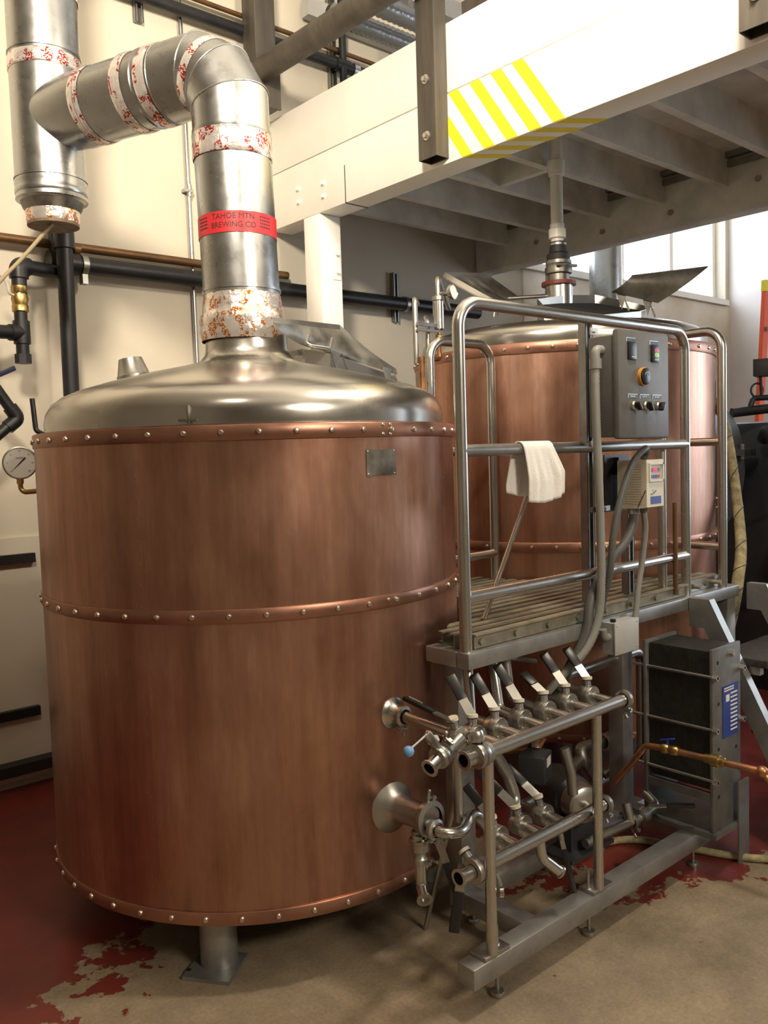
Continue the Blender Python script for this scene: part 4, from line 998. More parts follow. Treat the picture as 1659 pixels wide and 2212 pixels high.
obj('union', MB().lathe([(0.012, 0.0), (0.016, 0.0), (0.016, 0.02), (0.022, 0.022), (0.022, 0.05), (0.016, 0.052), (0.016, 0.068), (0.012, 0.07)], (2.66, 1.43, 0.436), (0, -1, 0.02), n=10), M_brass, cw)
obj('elbow', MB().sph((2.66, 1.235, 0.440), 0.019, 14), M_copperpipe, cw)
# lower steel drain line with clamp valve and foot lever
dl = thing('drain_line', 'dull steel drain line with a black lever valve low in front of the exchanger', 'pipe', (2.55, 1.62, 0.15))
obj('pipe', MB().tube(fillet([(2.30, 1.665, 0.178), (2.58, 1.64, 0.184), (2.70, 1.64, 0.195), (2.72, 1.70, 0.22)], 0.03, 5), 0.0165, 16), M_steelr, dl)
clamp(dl, (2.55, 1.642, 0.184), (1, 0, 0), 0.026, (0.2, -0.6, -1)); 
vv = obj('valve_body', MB().lathe([(0.017, -0.02), (0.029, -0.018), (0.030, 0.015), (0.017, 0.018)], (2.605, 1.64, 0.187), (1, 0, 0.05), n=24), M_steelr, dl)
obj('tee', MB().cyl((2.535, 1.642, 0.184), (2.535, 1.66, 0.25), 0.017, n=14), M_steelr, dl)
lever(vv, (2.615, 1.62, 0.225), (2.70, 1.49, 0.242), (0.84, 0.55, 0), grip=0.62, w=0.026)
# dark pipes behind
bpz = thing('tun_drain_pipe', 'grimy steel drain pipe crossing under the mash tun behind the pump', 'pipe', (2.65, 1.86, 0.2))
obj('pipe', MB().tube(fillet([(2.84, 1.90, 0.345), (2.60, 1.90, 0.372), (2.585, 1.88, 0.34), (2.71, 1.90, 0.21), (3.02, 1.93, 0.215)], 0.04, 6), 0.022, 16), M_steeld, bpz)
obj('pipe', MB().tube(fillet([(2.58, 1.885, 0.335), (2.42, 1.875, 0.30), (2.35, 1.85, 0.29)], 0.03, 5), 0.022, 16), M_steeld, bpz)
clamp(bpz, (2.76, 1.90, 0.354), (1, 0, -0.1), 0.034, (0, -0.5, 1))

# pump
pu = thing('wort_pump', 'dark electric pump with a round steel volute sitting behind the lower valves', 'pump', (2.28, 1.72, 0.13))
obj('volute', MB().lathe([(0.0, -0.05), (0.052, -0.048), (0.062, -0.040), (0.066, -0.02), (0.066, 0.01), (0.045, 0.02)], (2.335, 1.715, 0.30), (0.35, 0.94, 0), n=32), M_steelr, pu)
obj('motor', MB().lathe([(0.055, 0.02), (0.075, 0.03), (0.078, 0.16), (0.07, 0.175), (0.0, 0.18)], (2.335, 1.715, 0.30), (0.35, 0.94, 0), n=28), M_darkgrey, pu)
obj('outlet', MB().tube(fillet([(2.285, 1.70, 0.345), (2.275, 1.70, 0.42), (2.27, 1.72, 0.50)], 0.03), 0.018, 14), M_steelr, pu)
obj('suction', MB().tube([(2.318, 1.668, 0.30), (2.28, 1.60, 0.30)], 0.018, 14), M_steelr, pu)
jb = obj('terminal_box', MB().box((2.17, 1.765, 0.455), (0.10, 0.09, 0.09), rz=0.4, bev=0.006), M_darkgrey, pu)
obj('sticker', MB().box((2.1877, 1.7228, 0.475), (0.045, 0.001, 0.03), rz=0.4), M_whiteink, jb, smooth=False)
obj('pump_base', MB().bx(2.22, 2.46, 1.66, 1.785, 0.132, 0.145).bx(2.27, 2.40, 1.70, 1.76, 0.145, 0.25), M_darkgrey, pu, smooth=False)
tag(obj('copper_tube', MB().tube(fillet([(1.99, 1.80, 0.545), (2.15, 1.815, 0.50), (2.235, 1.815, 0.475), (2.26, 1.80, 0.52)], 0.03), 0.0125, 14), M_copperpipe), 'short orange copper tube crossing above the pump terminal box', 'pipe')

# ------------------------------------------------------------------ control panel on the rail
cp = thing('control_panel', 'grey control enclosure with two meters, a round dial and three switches on the rail', 'control panel', (2.55, 1.64, 1.52))
PX0, PX1, PY0, PY1, PZ0, PZ1 = 2.402, 2.702, 1.578, 1.698, 1.522, 1.878
obj('box', MB().bx(PX0, PX1-0.004, PY0+0.024, PY1, PZ0+0.008, PZ1-0.018, bev=0.006), M_panelgrey, cp)
dr = obj('door', MB().bx(PX0-0.004, PX1+0.002, PY0, PY0+0.026, PZ0, PZ1, bev=0.010), M_panelgrey, cp)
for z in (PZ0-0.012, PZ1+0.004): obj('mount_tab', MB().bx(PX0+0.01, PX0+0.05, PY1-0.006, PY1, z-0.01, z+0.012).cyl((PX0+0.03, PY1-0.006, z), (PX0+0.03, PY1-0.012, z), 0.006, n=6), M_bolt, cp)
yf = PY0
def meter(xc, zc, lit):
    m_ = obj('meter', MB().bx(xc-0.024, xc+0.024, yf-0.006, yf+0.002, zc-0.028, zc+0.028, bev=0.002), M_blackp, dr)
    obj('meter_tag', MB().bx(xc-0.030, xc+0.022, yf-0.0015, yf, zc+0.030, zc+0.041), M_blackp, dr, smooth=False)
    obj('tag_edge', MB().bx(xc-0.0315, xc-0.029, yf-0.0018, yf, zc+0.029, zc+0.042).bx(xc-0.0315, xc+0.0225, yf-0.0018, yf, zc+0.041, zc+0.0425), M_bolt, dr, smooth=False)
    if lit:
        for (s, z, col) in (('154', zc+0.010, (1.0, 0.05, 0.12)), ('150', zc-0.005, (0.35, 1.0, 0.02))):
            e = mat('display_'+s, (0.02, 0.02, 0.02), 0.4, emit=col, estr=2.5)
            obj('digits', MB().text(s, 0.017, lambda x, y, z=z: (xc+0.004+x*1.05, yf-0.0065, z+y)), e, m_, smooth=False, recalc=False)
    tx = MB()
    for k in range(4): tx.grid([[(x, yf-0.0064, z) for x in (xc-0.006+k*0.0065, xc-0.002+k*0.0065)] for z in (zc-0.021, zc-0.0175)])
    obj('keys', tx, M_whiteink, m_, smooth=False, recalc=False)
meter(2.472, 1.808, False); meter(2.610, 1.806, True)
ring = obj('dial', MB().lathe([(0.0, -0.002), (0.030, -0.002), (0.030, 0.010), (0.024, 0.012)], (2.535, yf, 1.727), (0, -1, 0), n=32), mat('amber_ring', (0.62, 0.26, 0.03), 0.4), dr, 'round dial with an amber rim')
obj('dial_cap', MB().lathe([(0.0275, 0.008), (0.0275, 0.016), (0.024, 0.018), (0.0, 0.018)], (2.535, yf, 1.727), (0, -1, 0), n=32), M_blackp, ring)
obj('dial_mark', MB().ring(0.012, 0.014, 0.0181, 0.0186, (2.535, yf, 1.727), (0, -1, 0), a0=0.3, a1=PI-0.3), M_lightgrey, ring)
for i, (xc, ang) in enumerate(((2.475, -0.7), (2.545, -0.55), (2.622, 0.6))):
    sw = obj('switch', MB().lathe([(0.0, 0.0), (0.016, 0.0), (0.016, 0.010), (0.012, 0.014), (0.0, 0.014)], (xc, yf, 1.632), (0, -1, 0), n=24), M_bolt, dr, 'chrome collared selector switch')
    R_ = Matrix.Rotation(ang, 3, 'Y')
    obj('switch_knob', MB().box(Vector((xc, yf-0.022, 1.632))+R_ @ Vector((0, 0, -0.004)), (0.010, 0.018, 0.032), rot=R_, bev=0.003).lathe([(0.0115, 0.013), (0.0115, 0.022), (0.0, 0.022)], (xc, yf, 1.632), (0, -1, 0), n=20), M_blackp, sw)
    obj('legend', MB().bx(xc-0.027, xc+0.027, yf-0.0015, yf, 1.655, 1.667), M_blackp, dr, smooth=False)
    obj('legend_edge', MB().bx(xc-0.0285, xc-0.0265, yf-0.0018, yf, 1.654, 1.6685).bx(xc-0.0285, xc+0.027, yf-0.0018, yf, 1.667, 1.6685), M_bolt, dr, smooth=False)
    tx = MB()
    for k in range(3): tx.grid([[(x, yf-0.0017, z) for x in (xc-0.012+k*0.010, xc-0.007+k*0.010)] for z in (1.659, 1.6635)])
    obj('legend_print', tx, M_whiteink, dr, smooth=False, recalc=False)

# motor drive
vd = thing('motor_drive', 'ivory motor speed drive with a small red display and blue label under the panel', 'drive', (2.64, 1.66, 1.285))
DX0, DX1, DY0, DY1, DZ0, DZ1 = 2.590, 2.698, 1.600, 1.715, 1.283, 1.450
bd = MB(); bd.prism([(DX0, DY1, DZ1-0.002), (DX0, DY0, DZ1), (DX0, DY0, DZ0+0.004), (DX0, DY0+0.022, DZ0), (DX0, DY1-0.02, DZ0-0.002), (DX0, DY1, DZ0-0.012)], (DX1-DX0, 0, 0))
# front with a recessed keypad
drv = obj('housing', bd, M_drive, vd, smooth=False)
obj('keypad_frame', MB().bx(DX0+0.018, DX1-0.006, DY0-0.006, DY0, 1.432, 1.438).bx(DX0+0.018, DX1-0.006, DY0-0.006, DY0, 1.374, 1.380).bx(DX0+0.012, DX0+0.019, DY0-0.006, DY0, 1.374, 1.438).bx(DX1-0.012, DX1-0.004, DY0-0.006, DY0, 1.374, 1.438), M_drive, drv, smooth=False)
obj('keypad', MB().bx(DX0+0.019, DX1-0.012, DY0-0.0012, DY0, 1.380, 1.432), mat('keypad_grey', (0.45, 0.45, 0.46), 0.5), drv, smooth=False)
obj('display', MB().bx(DX0+0.036, DX0+0.066, DY0-0.003, DY0-0.001, 1.408, 1.421), mat('red_display', (0.35, 0.01, 0.02), 0.4, emit=(0.9, 0.02, 0.06), estr=0.5), drv, smooth=False)
for k, (x, z, col) in enumerate(((0.026, 1.413, M_blue), (0.075, 1.414, mat('green_key', (0.03, 0.25, 0.08), 0.5)), (0.025, 1.391, M_blue), (0.042, 1.391, M_blue), (0.058, 1.391, M_blue), (0.074, 1.391, mat('red_key', (0.5, 0.03, 0.03), 0.5)))):
    obj('key', MB().bx(DX0+x-0.005, DX0+x+0.005, DY0-0.003, DY0-0.001, z-0.006, z+0.006), col, drv, smooth=False)
obj('blue_label', MB().bx(DX0+0.024, DX1-0.018, DY0-0.0012, DY0, 1.297, 1.323), M_blue, drv, smooth=False)
obj('logo', MB().tube([(DX0+0.022+0.038*k/8, DY0-0.0008, 1.331+0.013*(k/8)**2) for k in range(9)], 0.0012, 6).text('ac', 0.011, lambda x, y: (DX0+0.040+x, DY0-0.001, 1.345+y)), M_blue, drv, smooth=False)
vents = MB()
for k in range(17): vents.bx(DX0-0.0008, DX0+0.001, DY0+0.018, DY1-0.012, DZ0+0.015+k*0.0085, DZ0+0.017+k*0.0085)
obj('vent_slots', vents, mat('vent_shadow_plastic', (0.48, 0.44, 0.33), 0.6), drv, smooth=False)
obj('cover_line', MB().bar((DX0-0.0006, DY0+0.004, 1.345), (DX0-0.0006, DY0+0.034, DZ0+0.004), 0.0014, 0.003), M_steeld, drv, smooth=False)
obj('cable_gland', MB().cyl((2.612, 1.665, 1.283), (2.612, 1.665, 1.262), 0.021, n=8).cyl((2.66, 1.655, 1.283), (2.66, 1.655, 1.264), 0.015, n=8), M_conduit, vd)
obj('back_plate', MB().bx(2.545, 2.70, 1.7365, 1.7415, 1.27, 1.47), M_blackp, vd, smooth=False)
obj('hanger_bracket', MB().bx(2.60, 2.66, 1.7155, 1.7365, 1.40, 1.46), M_blackp, vd, smooth=False)

# junction box on the platform beam
jx = thing('junction_box', 'small pale grey steel junction box on the platform front beam', 'junction box', (2.50, 1.655, 0.795))
obj('box', MB().bx(2.445, 2.585, 1.640, 1.684, 0.795, 0.902), M_lightgrey, jx, smooth=False)
ld_ = obj('cover', MB().bx(2.443, 2.587, 1.634, 1.640, 0.793, 0.904, bev=0.001), M_lightgrey, jx)
for (x, z) in ((2.455, 0.805), (2.575, 0.805), (2.455, 0.892), (2.575, 0.892)): inst('screw', rivet_t, ld_, (x, 1.634, z), zrot((0, -1, 0)), scale=(1.5, 1.5, 1.5))
obj('knockout', MB().cyl((2.47, 1.66, 0.902), (2.47, 1.66, 0.912), 0.010, n=12), M_blackp, jx)
obj('conduit_elbow', MB().tube(fillet([(2.446, 1.662, 0.855), (2.42, 1.662, 0.855), (2.415, 1.662, 0.885)], 0.012, 4), 0.013, 12), M_conduit, jx)

# conduits and cables
def ribbed(pts, r, pitch=0.008):
    P = spline(pts, 14); out = []; rs = []; acc = 0; 
    for i in range(len(P)-1):
        d = (P[i+1]-P[i]).length; n = max(1, int(d/pitch*2))
        for k in range(n): out.append(P[i].lerp(P[i+1], k/n)); rs.append(r if (len(out) % 2) else r*0.9)
    out.append(P[-1]); rs.append(r); return out, rs
fx = thing('flexible_conduit', 'ribbed grey flexible conduit from the control enclosure side down past the deck', 'conduit', (2.36, 1.65, 0.6))
P, Rr = ribbed([(2.368, 1.645, 1.765), (2.362, 1.642, 1.66), (2.366, 1.640, 1.45), (2.375, 1.64, 1.25), (2.375, 1.64, 1.05), (2.362, 1.645, 0.93), (2.32, 1.66, 0.84), (2.25, 1.70, 0.76), (2.20, 1.76, 0.66), (2.19, 1.78, 0.52)], 0.0145)
obj('hose', MB().tube(P, Rr, 14), M_conduit, fx, ang=80)
obj('fitting', MB().cyl((2.368, 1.645, 1.752), (2.368, 1.645, 1.785), 0.020, n=10).tube(fillet([(2.368, 1.645, 1.78), (2.368, 1.645, 1.815), (2.401, 1.645, 1.815)], 0.018, 5), 0.015, 12), M_conduit, fx)
obj('strap', MB().bx(2.345, 2.455, 1.655, 1.662, 1.285, 1.302).cyl((2.41, 1.655, 1.293), (2.41, 1.645, 1.293), 0.008, n=6), M_galv, fx)
def cable(name, pts, r, m, label, cat='cable'):
    return tag(obj(name, MB().tube(spline(pts, 10), r, 12), m), label, cat)
cable('power_cable', [(2.66, 1.655, 1.452), (2.655, 1.64, 1.475), (2.60, 1.612, 1.487), (2.53, 1.615, 1.44), (2.47, 1.622, 1.33), (2.43, 1.628, 1.20), (2.418, 1.635, 1.08), (2.416, 1.66, 0.99), (2.415, 1.675, 0.93)], 0.0115, M_cable, 'dark grey cable arching over the top of the ivory drive')
cable('motor_cable', [(2.612, 1.665, 1.265), (2.605, 1.667, 1.22), (2.56, 1.672, 1.16), (2.49, 1.682, 1.11), (2.41, 1.676, 1.05), (2.36, 1.674, 0.98), (2.33, 1.672, 0.88), (2.28, 1.70, 0.78), (2.23, 1.755, 0.62)], 0.0165, M_cable, 'thick dark grey conduit sweeping left from under the ivory drive')
cable('signal_cable', [(2.66, 1.655, 1.265), (2.672, 1.658, 1.20), (2.655, 1.66, 1.10), (2.63, 1.662, 1.00), (2.615, 1.663, 0.915), (2.60, 1.664, 0.87)], 0.0105, M_conduit, 'thin grey cable dropping from the ivory drive to the junction box')
cable('rigid_riser', [(2.945, 1.70, 1.28), (2.945, 1.70, 1.12), (2.945, 1.70, 0.93)], 0.009, M_bronze, 'thin brown pipe standing beside the rail under the ivory drive', 'pipe')

# towel over the middle rail
tw = MB(); NU, NV = 22, 40
zr = 1.50; rt_ = RR+0.004
rows = []
Lf, Lb = 0.165, 0.12
for j in range(NV+1):
    v = j/NV; s = -Lb+(Lf+Lb+PI*rt_)*v            # arc length from back hem to front hem
    row = []
    for i in range(NU+1):
        u = i/NU; x = 2.06+0.145*u
        if s < 0: y, z = RY+rt_, zr+s
        elif s < PI*rt_: a = s/rt_; y, z = RY+rt_*math.cos(a), zr+rt_*math.sin(a)
        else: y, z = RY-rt_, zr-(s-PI*rt_)
        k = max(0, min(1, (abs(s-PI*rt_/2)-0.03)/0.1))
        fold = 0.010*math.sin(u*9.0+0.6)*k+0.006*math.sin(u*21+1.0+v*3)*k
        if s > PI*rt_/2:
            y += -abs(fold)-0.004*k; x += 0.030*k*u*0.9-0.006*k*(1-u)+0.03*k*0.6; z += -0.014*k*math.sin(u*3.1)+0.02*k*u
        else:
            y += abs(fold); x += -0.02*k; z -= 0.03*k*math.sin(u*2.0+0.5)
        row.append((x, y, z))
    rows.append(row)
tw.grid(rows)
to = obj('towel', tw, M_towel, ang=80); tag(to, 'white terry towel draped over the middle platform rail', 'towel')
sm = to.modifiers.new('thickness', 'SOLIDIFY'); sm.thickness = 0.004; sm.offset = 0
# stirring rod leaning on the rail
tag(obj('stirring_rod', MB().cyl((2.02, 1.838, 0.962), (2.185, 1.765, 1.40), 0.0085, n=14), M_steel), 'plain steel rod leaning on the middle rail behind the towel', 'rod')
# second rod under the kettle edge
tag(obj('drain_rod', MB().cyl((1.772, 1.895, 0.0), (1.812, 1.765, 0.50), 0.0075, n=12), M_steelr), 'thin steel rod standing on the floor leaning behind the drain outlet', 'rod')

# thermometer loop at the side of the mash tun
tg = thing('thermometer_loop', 'steel pipe loop with a round thermometer dial beside the mash tun', 'pipework', (2.5, 2.45, 1.85))
obj('sensor_tube', MB().lathe([(0.014, 1.985), (0.022, 1.99), (0.022, 2.10), (0.016, 2.105)], (2.462, 2.45, 0), n=20), M_steel, tg)
obj('union', MB().lathe([(0.014, 2.10), (0.024, 2.104), (0.024, 2.118), (0.014, 2.122)], (2.462, 2.45, 0), n=16), M_steelr, tg)
obj('pipe', MB().tube(fillet([(2.462, 2.45, 2.118), (2.462, 2.45, 2.195), (2.52, 2.50, 2.195), (2.80, 2.72, 2.14)], 0.04, 6), 0.011, 12), M_steelr, tg)
obj('nipple', MB().lathe([(0.010, 1.93), (0.015, 1.935), (0.015, 1.965), (0.010, 1.97), (0.010, 1.985)], (2.462, 2.45, 0), n=10), M_brass, tg)
obj('pipe', MB().cyl((2.462, 2.45, 1.955), (2.462, 2.45, 1.90), 0.009, n=12), M_copperpipe, tg)
obj('elbow', MB().tube(fillet([(2.462, 2.45, 1.90), (2.462, 2.45, 1.872), (2.40, 2.45, 1.868), (2.372, 2.45, 1.868)], 0.012, 4), 0.011, 12), M_copperpipe, tg)
obj('copper_riser', MB().cyl((2.368, 2.452, 1.875), (2.368, 2.452, 1.0), 0.014, n=14), M_copperpipe, tg)
obj('pipe', MB().tube(fillet([(2.352, 2.47, 1.85), (2.352, 2.47, 2.105), (2.45, 2.56, 2.105)], 0.03, 6), 0.011, 12), M_steelr, tg)
obj('pipe', MB().tube(fillet([(2.418, 2.47, 1.87), (2.418, 2.47, 2.02), (2.48, 2.54, 2.05)], 0.03, 6), 0.010, 12), M_steelr, tg)
obj('pipe_clip', MB().bx(2.34, 2.47, 2.44, 2.452, 1.995, 2.009).bx(2.34, 2.47, 2.44, 2.452, 1.974, 1.984), M_galv, tg)
dg_ = obj('thermometer', MB().lathe([(0.010, -0.05), (0.010, 0.0), (0.030, 0.002), (0.032, 0.006), (0.032, 0.018), (0.029, 0.020), (0.027, 0.016)], (2.505, 2.425, 2.135), (0.25, -0.95, 0.05), n=28), M_steel, tg)
obj('dial_face', MB().lathe([(0.0, 0.0165), (0.028, 0.0165)], (2.505, 2.425, 2.135), (0.25, -0.95, 0.05), n=28), M_glassface, dg_)

# ------------------------------------------------------------------ pipes on the back wall
bk = thing('black_pipe_run', 'thick black iron pipe along the back wall with a tall drop leg behind the kettle', 'pipe', (2.6, 4.03, 2.39))
obj('main_pipe', MB().cyl((1.56, 4.02, 2.433), (4.42, 4.02, 2.44), 0.041, n=24), M_black, bk)
obj('drop_leg', MB().cyl((1.515, 3.90, 0.0), (1.533, 3.90, 2.53), 0.036, n=24), M_black, bk)
obj('elbow', MB().tube(fillet([(1.533, 3.90, 2.47), (1.533, 3.90, 2.585), (1.56, 4.02, 2.585), (1.56, 4.02, 2.40)], 0.055, 6), 0.046, 20), M_black, bk)
obj('tee', MB().cyl((1.56, 4.02, 2.62), (1.56, 4.02, 2.37), 0.050, n=20).cyl((1.50, 4.02, 2.433), (1.64, 4.02, 2.433), 0.050, n=20), M_black, bk)
obj('pipe_clamp', MB().ring(0.041, 0.048, -0.014, 0.014, (1.665, 4.02, 2.433), (1, 0, 0), n=24).bx(1.652, 1.678, 4.00, 4.04, 2.345, 2.39), M_galvd, bk)
obj('pipe_clamp', MB().ring(0.041, 0.047, -0.014, 0.014, (3.74, 4.02, 2.438), (1, 0, 0), n=24), M_galvd, bk)
lf = thing('valve_assembly', 'black wall pipe branch with a brass ball valve and capped tee', 'pipework', (1.33, 3.9, 1.95))
obj('branch_pipe', MB().tube(fillet([(1.50, 3.96, 2.375), (1.325, 3.90, 2.37), (1.322, 3.90, 2.22)], 0.04, 6), 0.032, 18), M_black, lf)
obj('elbow', MB().tube(fillet([(1.37, 3.915, 2.371), (1.325, 3.90, 2.37), (1.324, 3.90, 2.315)], 0.035, 6), 0.041, 18), M_black, lf)
vb = obj('ball_valve', MB().lathe([(0.030, 2.168), (0.036, 2.172), (0.036, 2.195), (0.032, 2.20), (0.038, 2.225), (0.032, 2.25), (0.036, 2.255), (0.036, 2.28), (0.030, 2.284)], (1.322, 3.90, 0), n=10), M_brass, lf, 'brass ball valve')
obj('handle', MB().tube(spline([(1.285, 3.87, 2.235), (1.262, 3.85, 2.24), (1.25, 3.84, 2.28), (1.22, 3.83, 2.31)], 6), 0.006, 8), M_drive, vb)
obj('drop_pipe', MB().cyl((1.322, 3.90, 2.17), (1.322, 3.90, 1.97), 0.028, n=18), M_black, lf)
obj('tee', MB().cyl((1.322, 3.90, 2.13), (1.322, 3.90, 2.03), 0.036, n=18).cyl((1.322, 3.90, 2.08), (1.265, 3.885, 2.075), 0.036, n=18), M_black, lf)
obj('side_pipe', MB().cyl((1.29, 3.89, 2.078), (0.70, 3.74, 2.04), 0.030, n=18), M_black, lf)
obj('cap', MB().cyl((1.322, 3.90, 1.985), (1.322, 3.90, 1.945), 0.037, n=8), M_black, lf)
el = thing('bent_black_pipe', 'black iron pipe with an elbow sticking out beside the kettle rim', 'pipe', (1.25, 3.85, 1.6))
obj('pipe', MB().tube(fillet([(1.06, 3.85, 2.02), (1.265, 3.85, 1.702), (0.98, 3.85, 1.46)], 0.02, 4), 0.024, 16), M_black, el)
obj('elbow', MB().tube(fillet([(1.235, 3.85, 1.75), (1.268, 3.85, 1.700), (1.22, 3.85, 1.662)], 0.02, 4), 0.031, 16), M_black, el)
tag(obj('valve_lever', MB().bar((1.17, 3.82, 1.875), (1.265, 3.84, 1.918), 0.010, 0.022, bev=0.004), mat('navy_grip', (0.015, 0.02, 0.05), 0.4)), 'dark blue sleeved valve lever against the left wall', 'lever')
bp2 = thing('brown_pipe_run', 'thin brown pipe above the black one along the wall', 'pipe', (1.5, 4.05, 2.48))
obj('pipe', MB().cyl((XL+0.01, 4.045, 2.505), (2.86, 4.045, 2.523), 0.0215, n=18), M_bronze, bp2)
obj('coupling', MB().cyl((1.63, 4.045, 2.511), (1.66, 4.045, 2.511), 0.027, n=14), M_bronze, bp2)
up_ = thing('upper_black_pipe', 'black pipe high on the wall with hangers', 'pipe', (3.0, 4.04, 3.75))
obj('pipe', MB().cyl((1.4, 4.035, 3.79), (5.5, 4.035, 3.788), 0.031, n=18), M_black, up_)
obj('riser', MB().cyl((3.30, 4.02, 3.50), (3.30, 4.02, 4.35), 0.022, n=16), M_black, up_)
obj('tee', MB().cyl((3.25, 4.035, 3.79), (3.35, 4.035, 3.79), 0.039, n=16), M_black, up_)
obj('hanger_clip', MB().ring(0.031, 0.037, -0.02, 0.02, (3.40, 4.035, 3.79), (1, 0, 0), n=20), M_galv, up_)
ub = thing('upper_brown_pipe', 'slim rusty brown pipe running above the highest black pipe', 'pipe', (3.0, 4.04, 3.85))
obj('pipe', MB().cyl((1.4, 4.04, 3.874), (5.5, 4.04, 3.866), 0.013, n=14), M_bronze, ub)
obj('coupling', MB().cyl((3.27, 4.04, 3.870), (3.33, 4.04, 3.870), 0.020, n=12), M_black, ub)
cd = thing('wall_conduit', 'thin galvanized conduit running straight up the back wall', 'conduit', (2.275, 4.075, 1.0))
obj('tube', MB().cyl((2.285, 4.075, 0.5), (2.268, 4.085, ZC-0.01), 0.0115, n=14), M_galv, cd)
obj('strap', MB().bx(2.245, 2.295, 4.06, 4.098, 2.89, 2.905).cyl((2.278, 4.076, 2.87), (2.278, 4.076, 2.93), 0.0145, n=12), M_galv, cd)
def wall_strut(x, z0, z1, label):
    t = thing('strut_channel', label, 'strut', (x, 4.08, z0), 'struts fixed to the back wall')
    strut('channel', x, 4.08, z0, z1, t, 0.042, 0.03); return t
wall_strut(3.712, 2.335, 2.64, 'short dark strut channel behind the black pipe right of the white post')
wall_strut(2.04, 3.68, ZC-0.02, 'strut channel hanging high on the wall above the duct elbow')
wall_strut(3.262, 3.45, 4.3, 'strut channel on the wall beside the black riser pipe')
for z, x1, lb in ((1.068, 1.375, 'horizontal strut on the wall level with the kettle middle band'), (0.347, 1.357, 'horizontal strut low on the wall near the floor')):
    m = MB(); m.bx(XL+0.01, x1, 4.05, 4.053, z-0.02, z+0.02); m.bx(XL+0.01, x1, 4.05, 4.083, z+0.018, z+0.021); m.bx(XL+0.01, x1, 4.05, 4.083, z-0.021, z-0.018)
    tag(obj('wall_strut', m, M_black, smooth=False), lb, 'strut', 'horizontal struts on the left wall')
tag(obj('drain_hose', MB().tube(spline([(TX-0.01, TY-0.02, TZ-0.392), (1.262, 3.365, 2.405), (1.185, 3.43, 2.30), (1.09, 3.50, 2.18), (1.0, 3.62, 2.0)], 8), 0.0075, 10), mat('cream_hose', (0.45, 0.36, 0.22), 0.5)), 'thin cream hose hanging from the capped duct end', 'hose')
# pressure gauge on the kettle
gc = Vector((0.985, 3.0, 1.506)); gd = (Vector((0.1, 0.0, 1.5))-gc); gd.z = 0; gd.normalize(); gs = Vector((0, 0, 1)).cross(gd).normalized()
ga = obj('pressure_gauge', MB().lathe([(0.0, -0.022), (0.054, -0.022), (0.056, -0.018), (0.056, 0.002), (0.052, 0.004), (0.050, 0.0)], gc, gd, n=40), M_steelr, kettle, 'round white dial pressure gauge')
obj('dial_face', MB().lathe([(0.0, 0.0005), (0.0505, 0.0005)], gc, gd, n=40), M_glassface, ga)
def gf(x, y): return gc+gd*0.0012+gs*x+Vector((0, 0, y))
tx = MB()
for k, n_ in enumerate(('0', '5', '10', '15', '20', '25', '30')):
    a = math.radians(225-270*k/6); tx.text(n_, 0.0085, lambda x, y, a=a: gf(0.040*math.cos(a)+x, 0.040*math.sin(a)+y))
tx.text('WEISS', 0.0095, lambda x, y: gf(x, y+0.016))
for k in range(31):
    a = math.radians(225-270*k/30); c_, s_ = math.cos(a), math.sin(a); r0 = 0.0465; r1 = 0.049
    tx.grid([[gf(r*c_-w*s_, r*s_+w*c_) for w in (-0.0003, 0.0003)] for r in (r0, r1)])
obj('dial_print', tx, M_ink, ga, smooth=False, recalc=False)
a = math.radians(225)
obj('needle', MB().prism([gf(-0.0008, 0.0008)+gd*0.001, gf(0.037*math.cos(a), 0.037*math.sin(a))+gd*0.001, gf(0.0008, -0.0008)+gd*0.001, gf(0.016, 0.0195)+gd*0.001, gf(0.0195, 0.016)+gd*0.001][::1], gd*0.0006), M_ink, ga, smooth=False)
obj('gauge_stem', MB().tube(fillet([(0.985, 3.008, 1.452), (0.985, 3.008, 1.405), (1.06, 2.93, 1.412)], 0.02, 5), 0.0085, 12).cyl((0.985, 3.008, 1.455), (0.985, 3.008, 1.435), 0.012, n=8), M_brass, ga)
obj('rear_handle', MB().tube(fillet([(1.115, 3.10, 1.60), (1.09, 3.13, 1.62), (1.085, 3.135, 1.735)], 0.02, 4), 0.009, 12), M_black, kettle)

# ------------------------------------------------------------------ far right: hose, boiler, ladder
hs = thing('canvas_hose', 'stained canvas hose wrapped in wire beside the end rail', 'hose', (3.6, 1.8, 0.6))
hp = [(4.06, 2.23, 1.74), (4.075, 2.15, 1.725), (4.042, 2.07, 1.616), (3.959, 1.998, 1.491), (3.775, 1.869, 1.237), (3.64, 1.785, 1.043), (3.575, 1.765, 0.913), (3.54, 1.775, 0.76), (3.54, 1.82, 0.60), (3.60, 1.92, 0.40), (3.72, 2.02, 0.10)]
P = spline(hp, 10)
obj('hose', MB().tube(P, [0.019+0.006*min(1, i/60) for i in range(len(P))], 16), M_hose, hs)
w = []
for i in range(len(P)*4-4):
    k = i/4; j = min(int(k), len(P)-2); f = k-j; p = P[j].lerp(P[j+1], f); d = (P[j+1]-P[j]).normalized()
    x = d.cross(Vector((1, 0, 0))).normalized(); y = d.cross(x); r = 0.0200+0.006*min(1, j/60); an = k*0.9
    w.append(p+(x*math.cos(an)+y*math.sin(an))*r)
obj('wire_wrap', MB().tube(w, 0.0016, 5), M_black, hs)
obj('hose_barb', MB().cyl((4.00, 2.24, 1.74), (4.07, 2.21, 1.74), 0.015, n=12).cyl((4.065, 2.215, 1.74), (4.065, 2.215, 1.80), 0.009, n=8), M_steelr, hs)
bo = thing('boiler', 'dark steam boiler with a round grey end cover and burner pipes behind the stairs', 'boiler', (5.4, 2.35, 0))
obj('shell', MB().bx(5.08, 5.92, 1.4, 2.75, 0.12, 1.62, bev=0.03), M_darkgrey, bo)
